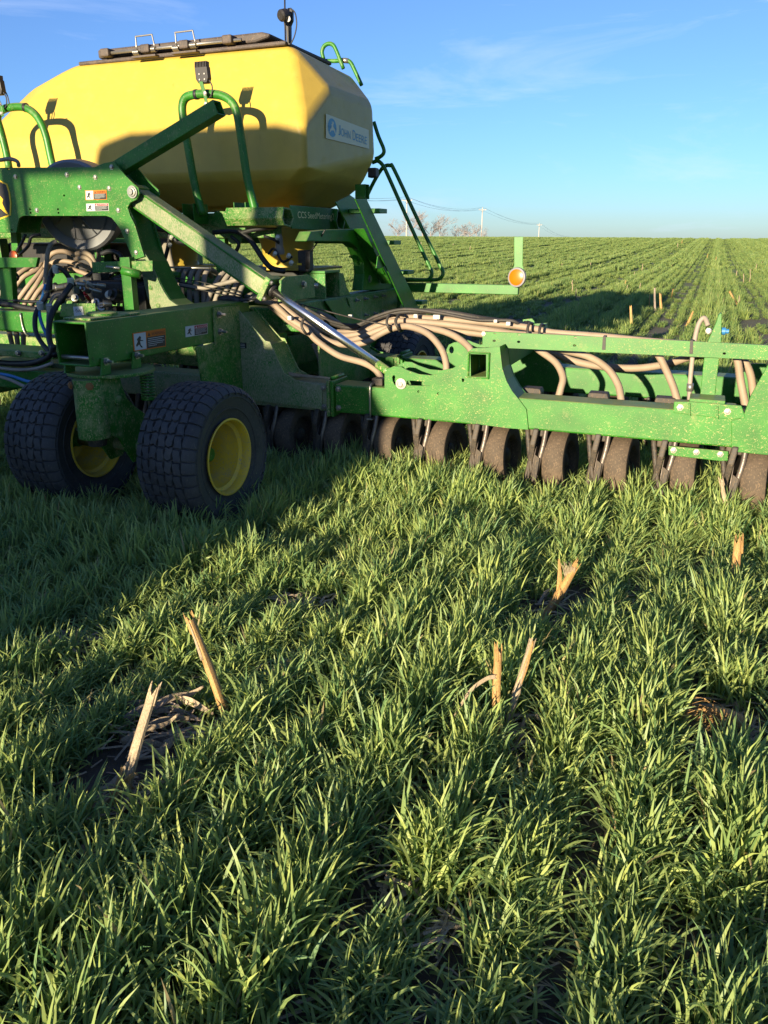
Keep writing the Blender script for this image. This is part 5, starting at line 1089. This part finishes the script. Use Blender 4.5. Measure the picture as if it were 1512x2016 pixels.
# ------------------------------------------------------------------ old corn stalks
GRP = 'broken corn stalks left standing in the wheat'
def camdepth(p): return p.y * math.cos(TH) - (p.z - CAMH) * math.sin(TH)
def world_px(u, v, depth):
    a, b_ = (u - 756) / F, -(v - 1008) / F
    return Vector((a * depth, math.cos(TH) * depth + math.sin(TH) * b_ * depth, CAMH + (-math.sin(TH) + math.cos(TH) * b_) * depth))
def ground_px(u, v, z=0.0):
    p = Z(u, v, z); return wld(p.x, p.y, z)
def stalk(label, base_px, top_px, r=0.012, mt='straw', splits=3, z0=0.05, lean=0.0, nodes_=(0.45,), seed=0, bend=0.006):
    rr = random.Random(seed); b0 = ground_px(*base_px, z0); dp = camdepth(b0); tp = world_px(*top_px, dp + lean)
    ax = (tp - b0); Ln = ax.length; axn = ax.normalized(); b1 = b0 - axn * (z0 / max(0.2, axn.z) + 0.03)
    n = 9; path = []; m_ = 14
    _, fa_, fb_ = frame_of(axn)
    V = []; Fc = []; L2 = (tp - b1).length
    for i in range(m_ + 1):
        t_ = i / m_; c_ = b1.lerp(tp, t_) + fa_ * (bend * math.sin(t_ * 3.1)); ra = r * (1.12 - 0.22 * t_)
        for nd in nodes_:
            ra *= 1 + 0.22 * math.exp(-((t_ - nd) / 0.022) ** 2)
        for k in range(n):
            an = 2 * math.pi * k / n; q_ = ra * (1 + 0.06 * math.sin(3 * an + seed))
            cut = 0
            if i == m_: cut = r * (0.7 * math.sin(an * splits + seed) + rr.uniform(-0.6, 1.3))
            V.append(c_ + (fa_ * math.cos(an) + fb_ * math.sin(an) * 0.9) * q_ + axn * cut)
    for i in range(m_):
        for k in range(n): Fc.append((i * n + k, i * n + (k + 1) % n, (i + 1) * n + (k + 1) % n, (i + 1) * n + k))
    c_i = len(V); V.append(tp - axn * r * 2.2)
    for k in range(n): Fc.append((m_ * n + k, m_ * n + (k + 1) % n, c_i))
    base = Vector((b1.x, b1.y, 0.0))
    o = mk('corn_stalk', V, Fc, mt, None, smooth=True, off=base); o.location = base
    md = o.modifiers.new('edge_split', 'EDGE_SPLIT'); md.split_angle = rad(40)
    o['label'] = label; o['category'] = 'stalk'; o['group'] = GRP
    if Ln > 0.12 and r < 0.022 and seed < 15:
        for k in range(7):
            an = rr.uniform(0, 6.28); e = (fa_ * math.cos(an) + fb_ * math.sin(an)) * r * 0.9; ln_ = rr.uniform(0.8, 2.6) * r
            sliver(o, base, [tp + e - axn * 2.5 * r, tp + e + axn * ln_ * 0.4, tp + e * rr.uniform(0.85, 1.25) + axn * ln_], r * rr.uniform(0.08, 0.24), mt, 'fibre')
    return o, base, tp, axn, dp
def sliver(o, base, pts, w_, mt, name='leaf_sheath'):
    """dry leaf strip: a thin folded ribbon"""
    path = smooth_path(pts, 5); V = []; Fc = []
    for i, p in enumerate(path):
        t_ = i / (len(path) - 1); tn = (path[min(i + 1, len(path) - 1)] - path[max(i - 1, 0)]).normalized()
        sd = tn.cross(Vector((0.2, -1, 0.3))).normalized(); ww = w_ * (1 - 0.75 * t_ ** 2); up_ = tn.cross(sd)
        V += [p - sd * ww, p + up_ * ww * 0.55, p + sd * ww]
    for i in range(len(path) - 1):
        a = 3 * i; Fc += [(a, a + 1, a + 4, a + 3), (a + 1, a + 2, a + 5, a + 4)]
    c_ = mk(name, V, Fc, mt, o, smooth=True, off=base); md = c_.modifiers.new('thick', 'SOLIDIFY'); md.thickness = 0.0012
    return c_
o, b0, tp, axn, dp = stalk('amber corn stalk leaning left, standing alone beside grey husks', (439, 1398), (376, 1224), 0.0165, 'straw', seed=1, nodes_=(0.55,))
sliver(o, b0, [world_px(398, 1300, dp - 0.012), world_px(385, 1262, dp - 0.014), world_px(372, 1226, dp - 0.016)], 0.005, 'straw_pale')
o, b0, tp, axn, dp = stalk('pale corn stalk with torn sheath at its foot, left foreground', (250, 1555), (303, 1362), 0.0155, 'straw_pale', seed=2, nodes_=(0.4,))
sliver(o, b0, [world_px(185, 1650, dp - 0.05), world_px(215, 1590, dp - 0.03), world_px(235, 1535, dp - 0.02), world_px(252, 1500, dp - 0.015)], 0.014, 'straw_pale')
sliver(o, b0, [world_px(262, 1560, dp + 0.01), world_px(248, 1540, dp - 0.02), world_px(262, 1526, dp - 0.022), world_px(272, 1524, dp - 0.016)], 0.010, 'straw')
sliver(o, b0, [world_px(210, 1600, dp - 0.04), world_px(228, 1560, dp - 0.03), world_px(240, 1510, dp - 0.02)], 0.010, 'straw')
o, b0, tp, axn, dp = stalk('upright orange corn stalk with a bent leaf hanging left', (980, 1432), (981, 1282), 0.0135, 'straw', seed=3, nodes_=(0.35, 0.8))
sliver(o, b0, [world_px(978, 1332, dp - 0.012), world_px(958, 1336, dp - 0.02), world_px(928, 1358, dp - 0.03), world_px(905, 1392, dp - 0.04), world_px(882, 1432, dp - 0.05)], 0.0075, 'straw_pale', 'leaf')
o, b0, tp, axn, dp = stalk('grey split corn stalk leaning right behind the upright orange stalk', (1005, 1415), (1046, 1268), 0.0115, 'straw_pale', seed=4, nodes_=(0.5,))
sliver(o, b0, [world_px(1022, 1345, dp - 0.008), world_px(1036, 1310, dp - 0.010), world_px(1050, 1262, dp - 0.012)], 0.010, 'straw')
o, b0, tp, axn, dp = stalk('frayed corn stalk split into two prongs, right of the middle', (1085, 1192), (1130, 1118), 0.019, 'straw', seed=5, nodes_=(0.5,))
sliver(o, b0, [world_px(1100, 1165, dp), world_px(1102, 1130, dp - 0.01), world_px(1100, 1100, dp - 0.01)], 0.012, 'straw')
for k in range(9): sliver(o, b0, [world_px(1112 + 2 * k, 1135, dp - 0.01), world_px(1108 + 3 * k, 1118, dp - 0.02), world_px(1103 + 3.4 * k, 1108 + 4 * math.sin(k * 2), dp - 0.02 + 0.004 * k)], 0.002, 'straw_pale', 'fibre')
stalk('short frayed orange stalk near the right edge', (1450, 1142), (1454, 1068), 0.021, 'straw', seed=6, nodes_=(0.3,))
stalk('thin pale stalk leaning left against the last opener wheel', (1440, 1030), (1420, 946), 0.013, 'straw_pale', seed=7)
stalk('stubby reddish stalk piece under the clamp of the wing', (1392, 1040), (1364, 1024), 0.012, 'straw', seed=8)
far_st = [('tall orange stalk standing behind the hose rail', 1245, 652, 1242, 605, .03), ('tall dark stalk in the shadow of the seeder, beyond the rail', 1290, 612, 1289, 568, .03), ('short stalk beside the tall dark stalk in the shadow', 1302, 610, 1300, 580, .035), ('stalk leaning right just left of the marker post', 1352, 640, 1363, 616, .03), ('broken stalk beyond the marker post leaning left', 1450, 598, 1437, 575, .04)]
for i, (lb, u, v, u2, v2, r_) in enumerate(far_st): stalk(lb, (u, v), (u2, v2), r_ * 0.75, 'straw' if i != 1 else 'straw_grey', seed=20 + i, z0=0.02)
rs = random.Random(5); cnt = 0
for i in range(40):
    u, v = rs.uniform(770, 1505), 488 + rs.random() ** 1.3 * 126
    if v > 545 and u < 1040: continue
    if v < 480: continue
    h_ = rs.uniform(4, 11) * (0.5 + (v - 478) / 110)
    p = ground_px(u, v); 
    if p.y > 120 or p.y < 9: continue
    Ln = max(0.16, min(0.42, h_ / F * p.y)); w_ = 0.008 + 0.0003 * p.y
    dx, dy = rs.uniform(-0.25, 0.25) * Ln, rs.uniform(-0.2, 0.2) * Ln; z = ground_h(p.x, p.y)
    # same spot, true ground height
    v_, f_ = tubegeo([Vector((0, 0, 0)), Vector((dx * 0.5, dy * 0.5, Ln * 0.55 + 0.1)), Vector((dx, dy, Ln + 0.12))], w_, 5, True, lambda i_, t_: w_ * (1 - 0.35 * t_))
    o = mk('corn_stalk', v_, f_, 'straw_pale' if i % 5 else 'straw', None, smooth=True, off=Vector((0, 0, 0))); o.location = (p.x, p.y, z)
    o['label'] = 'small dry corn stalk sticking up far out in the wheat field'; o['category'] = 'stalk'; o['group'] = 'distant corn stalks'; cnt += 1
# root crown of an old corn plant
rc = ground_px(1425, 1420, 0.07); V = []; Fc = []; rr = random.Random(9)
def add_tube(pts, r_, n=5, rf=None):
    v_, f_ = tubegeo(smooth_path(pts, 4), r_, n, True, rf or (lambda i_, t_: r_ * (1 - 0.75 * t_))); k0 = len(V); V.extend(v_); Fc.extend([tuple(a + k0 for a in ff) for ff in f_])
crown = None
for k in range(130):
    a = rr.uniform(2.2, 4.0) if k % 4 else rr.uniform(0, 6.28); ln = rr.uniform(0.04, 0.15); up_ = rr.uniform(-0.02, 0.035)
    c_ = rc + Vector((rr.uniform(-0.05, 0.03), rr.uniform(-0.02, 0.02), rr.uniform(0, 0.03)))
    add_tube([c_, c_ + Vector((math.cos(a) * ln * 0.5, math.sin(a) * ln * 0.4, up_)), c_ + Vector((math.cos(a) * ln, math.sin(a) * ln * 0.7, up_ * 0.4))], rr.uniform(0.0014, 0.004), 4)
rco = bpy.data.objects.new('corn_root', None); COL.objects.link(rco); rco.location = (rc.x, rc.y, 0); rco['label'] = 'overturned corn root crown with pale frayed roots near the right edge'; rco['category'] = 'root'
rb = mk('root_fibres', V, Fc, 'straw', rco, smooth=True, off=Vector((rc.x, rc.y, 0))); rb['kind'] = 'stuff'
lathe('root_stub', [(0.005, -0.06), (0.022, -0.05), (0.03, 0.0), (0.026, 0.04), (0.012, 0.06)], rc + Vector((0.01, 0, 0.015)) - Vector((rc.x, rc.y, 0)), (0.9, -0.2, -0.25), 'straw', rco, n=12, off=Vector((0, 0, 0)))
# grey husks in the opening at the left
hb = ground_px(325, 1455, 0.0)
ho = bpy.data.objects.new('corn_husk', None); COL.objects.link(ho); ho.location = (hb.x, hb.y, 0); ho['label'] = 'heap of grey corn husk leaves lying between the two left stalks'; ho['category'] = 'husk'
for k in range(14):
    a = rr.uniform(-0.5, 1.0); c_ = Vector((rr.uniform(-0.10, 0.10), rr.uniform(-0.10, 0.12), 0.02 + 0.004 * k)); dr_ = Vector((math.cos(a), math.sin(a), rr.uniform(-0.05, 0.25))); ln = rr.uniform(0.06, 0.14)
    sliver(ho, Vector((0, 0, 0)), [c_ - dr_ * ln * 0.6, c_ + Vector((0, 0, 0.015)), c_ + dr_ * ln * 0.6, c_ + dr_ * ln + Vector((0, 0, rr.uniform(-0.02, 0.03)))], rr.uniform(0.006, 0.016), 'straw_pale' if k % 3 else 'straw_grey', 'husk_leaf')
# litter on the soil: uncountable bits of straw
V = []; Fc = []
for k in range(5200):
    d_ = 0.9 + 6.5 * rr.random() ** 0.9; x = rr.uniform(-1, 1) * (0.62 * d_ + 0.6); a = rr.uniform(0, 3.14); ln = rr.uniform(0.015, 0.07); w_ = rr.uniform(0.001, 0.004); z = rr.uniform(0.003, 0.03)
    c_ = Vector((x, d_, z)); t_ = Vector((math.cos(a), math.sin(a), rr.uniform(-0.15, 0.15))); sd = Vector((-math.sin(a), math.cos(a), 0.3)) * w_
    k0 = len(V); V += [c_ - t_ * ln - sd, c_ - t_ * ln + sd, c_ + t_ * ln + sd, c_ + t_ * ln - sd]; Fc.append((k0, k0 + 1, k0 + 2, k0 + 3))
for (u, v, n_, sp_) in ((330, 1460, 60, 0.16), (235, 1600, 40, 0.12), (1410, 1440, 70, 0.18), (1440, 1500, 30, .12), (600, 1200, 40, 0.14), (770, 1090, 30, .14), (1000, 1450, 30, .1), (790, 1765, 16, .06), (880, 1860, 20, .08), (150, 1270, 30, .12), (560, 1330, 24, .1), (1090, 1200, 24, .1)):
    g0 = ground_px(u, v, 0.0)
    for k in range(n_):
        a = rr.uniform(-0.9, 1.3); ln = rr.uniform(0.02, 0.08); w_ = rr.uniform(0.0015, 0.006); c_ = g0 + Vector((rr.gauss(0, sp_ * 0.5), rr.gauss(0, sp_ * 0.5), rr.uniform(0.012, 0.05)))
        t_ = Vector((math.cos(a), math.sin(a), rr.uniform(-0.2, 0.25))); sd = Vector((-math.sin(a), math.cos(a), 0.4)) * w_; bow = Vector((0, 0, rr.uniform(0.0, 0.02))); k0 = len(V)
        V += [c_ - t_ * ln - sd, c_ - t_ * ln + sd, c_ + bow + sd, c_ + bow - sd, c_ + t_ * ln + sd * 0.6, c_ + t_ * ln - sd * 0.6]; Fc += [(k0, k0 + 1, k0 + 2, k0 + 3), (k0 + 3, k0 + 2, k0 + 4, k0 + 5)]
lit = mk('straw_litter', V, Fc, 'straw_pale', None, off=Vector((0, 0, 0))); lit['kind'] = 'stuff'
# ------------------------------------------------------------------ power line, trees, bird
def pole(label, u, v_top, y, bz):
    top = world_px(u, v_top, 1.0) - Vector((0, 0, CAMH)); k = y / top.y; p = Vector((top.x * k, y, CAMH + top.z * k))
    o = bpy.data.objects.new('utility_pole', None); COL.objects.link(o); o.location = (p.x, p.y, bz); o['label'] = label; o['category'] = 'pole'; o['group'] = 'poles of the power line'
    h_ = p.z - bz; Q = Vector((0, 0, 0))
    tube('post', [(0, 0, 0), (0, 0, h_ * 0.5), (0, 0, h_)], 0.2, 'pole_wood', o, sub=1, n=10, off=Q, rfun=lambda i, t_: 0.19 - 0.06 * t_)
    arm_ = box('crossarm', (-1.25, -0.32, h_ - 0.75), (1.25, -0.18, h_ - 0.58), 'pole_wood', o, bev=0.01, off=Q)
    for x in (-1.15, 0.0, 1.15): lathe('insulator', [(0.05, 0), (0.09, 0.06), (0.05, 0.12), (0.08, 0.18), (0.03, 0.24)], (x, -0.25, h_ - 0.58 if x else h_), UP, 'white_tag', o, n=10, off=Q)
    tube('brace', [(-0.7, -0.26, h_ - 0.7), (0, -0.2, h_ - 1.4)], 0.04, 'zinc', o, sub=1, n=6, off=Q); tube('brace', [(0.7, -0.26, h_ - 0.7), (0, -0.2, h_ - 1.4)], 0.04, 'zinc', o, sub=1, n=6, off=Q)
    return Vector((p.x, p.y, bz + h_))
P1 = pole('nearest utility pole, rising behind the handrail of the seeder', 801, 389, 205, -1.0)
P2 = pole('utility pole standing clear in the middle of the crest', 950, 409, 280, -2.0)
P3 = pole('farthest and shortest utility pole, right of the reflector', 1062, 440, 400, -4.0)
P0 = P1 + (P1 - P2) * 1.0; P4 = P3 + (P3 - P2) + Vector((0, 0, -3.0))
for a, b_, lb in ((P0, P1, 'power line running behind the seed tank to the nearest pole'), (P1, P2, 'power line between the nearest pole and the middle pole'), (P2, P3, 'power line between the middle pole and the farthest pole'), (P3, P4, 'power line dipping right from the farthest pole')):
    wr = bpy.data.objects.new('power_line', None); COL.objects.link(wr); wr.location = a; wr['label'] = lb; wr['category'] = 'cable'; wr['group'] = 'spans of the power line'
    for x in (-1.15, 0.0, 1.15):
        o1 = Vector((x, -0.25, -0.3 if x else 0.2)); pts = [(a.lerp(b_, t_ / 12) + o1 + Vector((0, 0, -1.6 * 4 * (t_ / 12) * (1 - t_ / 12)))) for t_ in range(13)]
        tube('wire', pts, 0.024, 'wire', wr, sub=1, n=4, off=a)
def bare_tree(label, u, y, h_, wd, seed):
    r_ = random.Random(seed); q_ = world_px(u, 466, 1.0) - Vector((0, 0, CAMH)); k = y / q_.y; x = q_.x * k; bz = ground_h(x, y) - 0.2
    o = bpy.data.objects.new('bare_tree', None); COL.objects.link(o); o.location = (x, y, bz); o['label'] = label; o['category'] = 'tree'; o['group'] = 'bare trees behind the crest'
    TV, TF = [], []; CV, CF = [], []
    def add(v_, f_, A, B): k0 = len(A); A.extend(v_); B.extend([tuple(i + k0 for i in ff) for ff in f_])
    v_, f_ = tubegeo([(0, 0, 0), (r_.uniform(-.2, .2), 0, h_ * 0.3), (r_.uniform(-.4, .4), 0, h_ * 0.6)], 0.2, 6, True, lambda i, t_: h_ * 0.022 * (1 - 0.6 * t_)); add(v_, f_, TV, TF)
    def grow(p, d_, ln, rad_, lev):
        e = p + d_ * ln; v_, f_ = tubegeo([p, e], rad_, 4, False, lambda i, t_: rad_ * (1 - 0.45 * t_)); add(v_, f_, CV, CF)
        if lev == 0: return
        for _ in range(3 if lev > 1 else 4):
            nd = (d_ + Vector((r_.uniform(-.9, .9), r_.uniform(-.9, .9), r_.uniform(-.25, .6)))).normalized(); grow(p.lerp(e, r_.uniform(.35, 1)), nd, ln * r_.uniform(.5, .75), max(0.014, rad_ * 0.55), lev - 1)
    for b_ in range(7):
        an = r_.uniform(0, 6.28); grow(Vector((0, 0, h_ * r_.uniform(0.2, 0.55))), Vector((math.cos(an) * wd, math.sin(an) * wd, r_.uniform(.5, 1.3))).normalized(), h_ * 0.3, h_ * 0.009, 4)
    mk('trunk', TV, TF, 'hazy_bark', o, smooth=True, off=Vector((0, 0, 0))); mk('crown', CV, CF, 'hazy_bark', o, off=Vector((0, 0, 0)))
for i, (u, y, h_, wd, lb) in enumerate(((782, 262, 9.2, 1.0, 'bare tree left of the nearest utility pole'), (812, 258, 10.8, 1.0, 'bare tree just right of the nearest utility pole'), (832, 262, 11.4, 1.1, 'tallest bare tree of the clump seen through the handrail'), (848, 266, 10.8, 1.1, 'bare tree right of the tallest one in the clump'), (866, 262, 10.6, 1.1, 'last bare tree of the clump right of the handrail'), (903, 272, 8.6, 0.8, 'lone small bush on the crest between clump and middle pole'), (924, 268, 8.6, 1.3, 'low bare bush left of the middle utility pole'), (938, 268, 8.9, 1.3, 'low bare bush at the foot of the middle utility pole'))): bare_tree(lb, u, y, h_, wd, 40 + i)
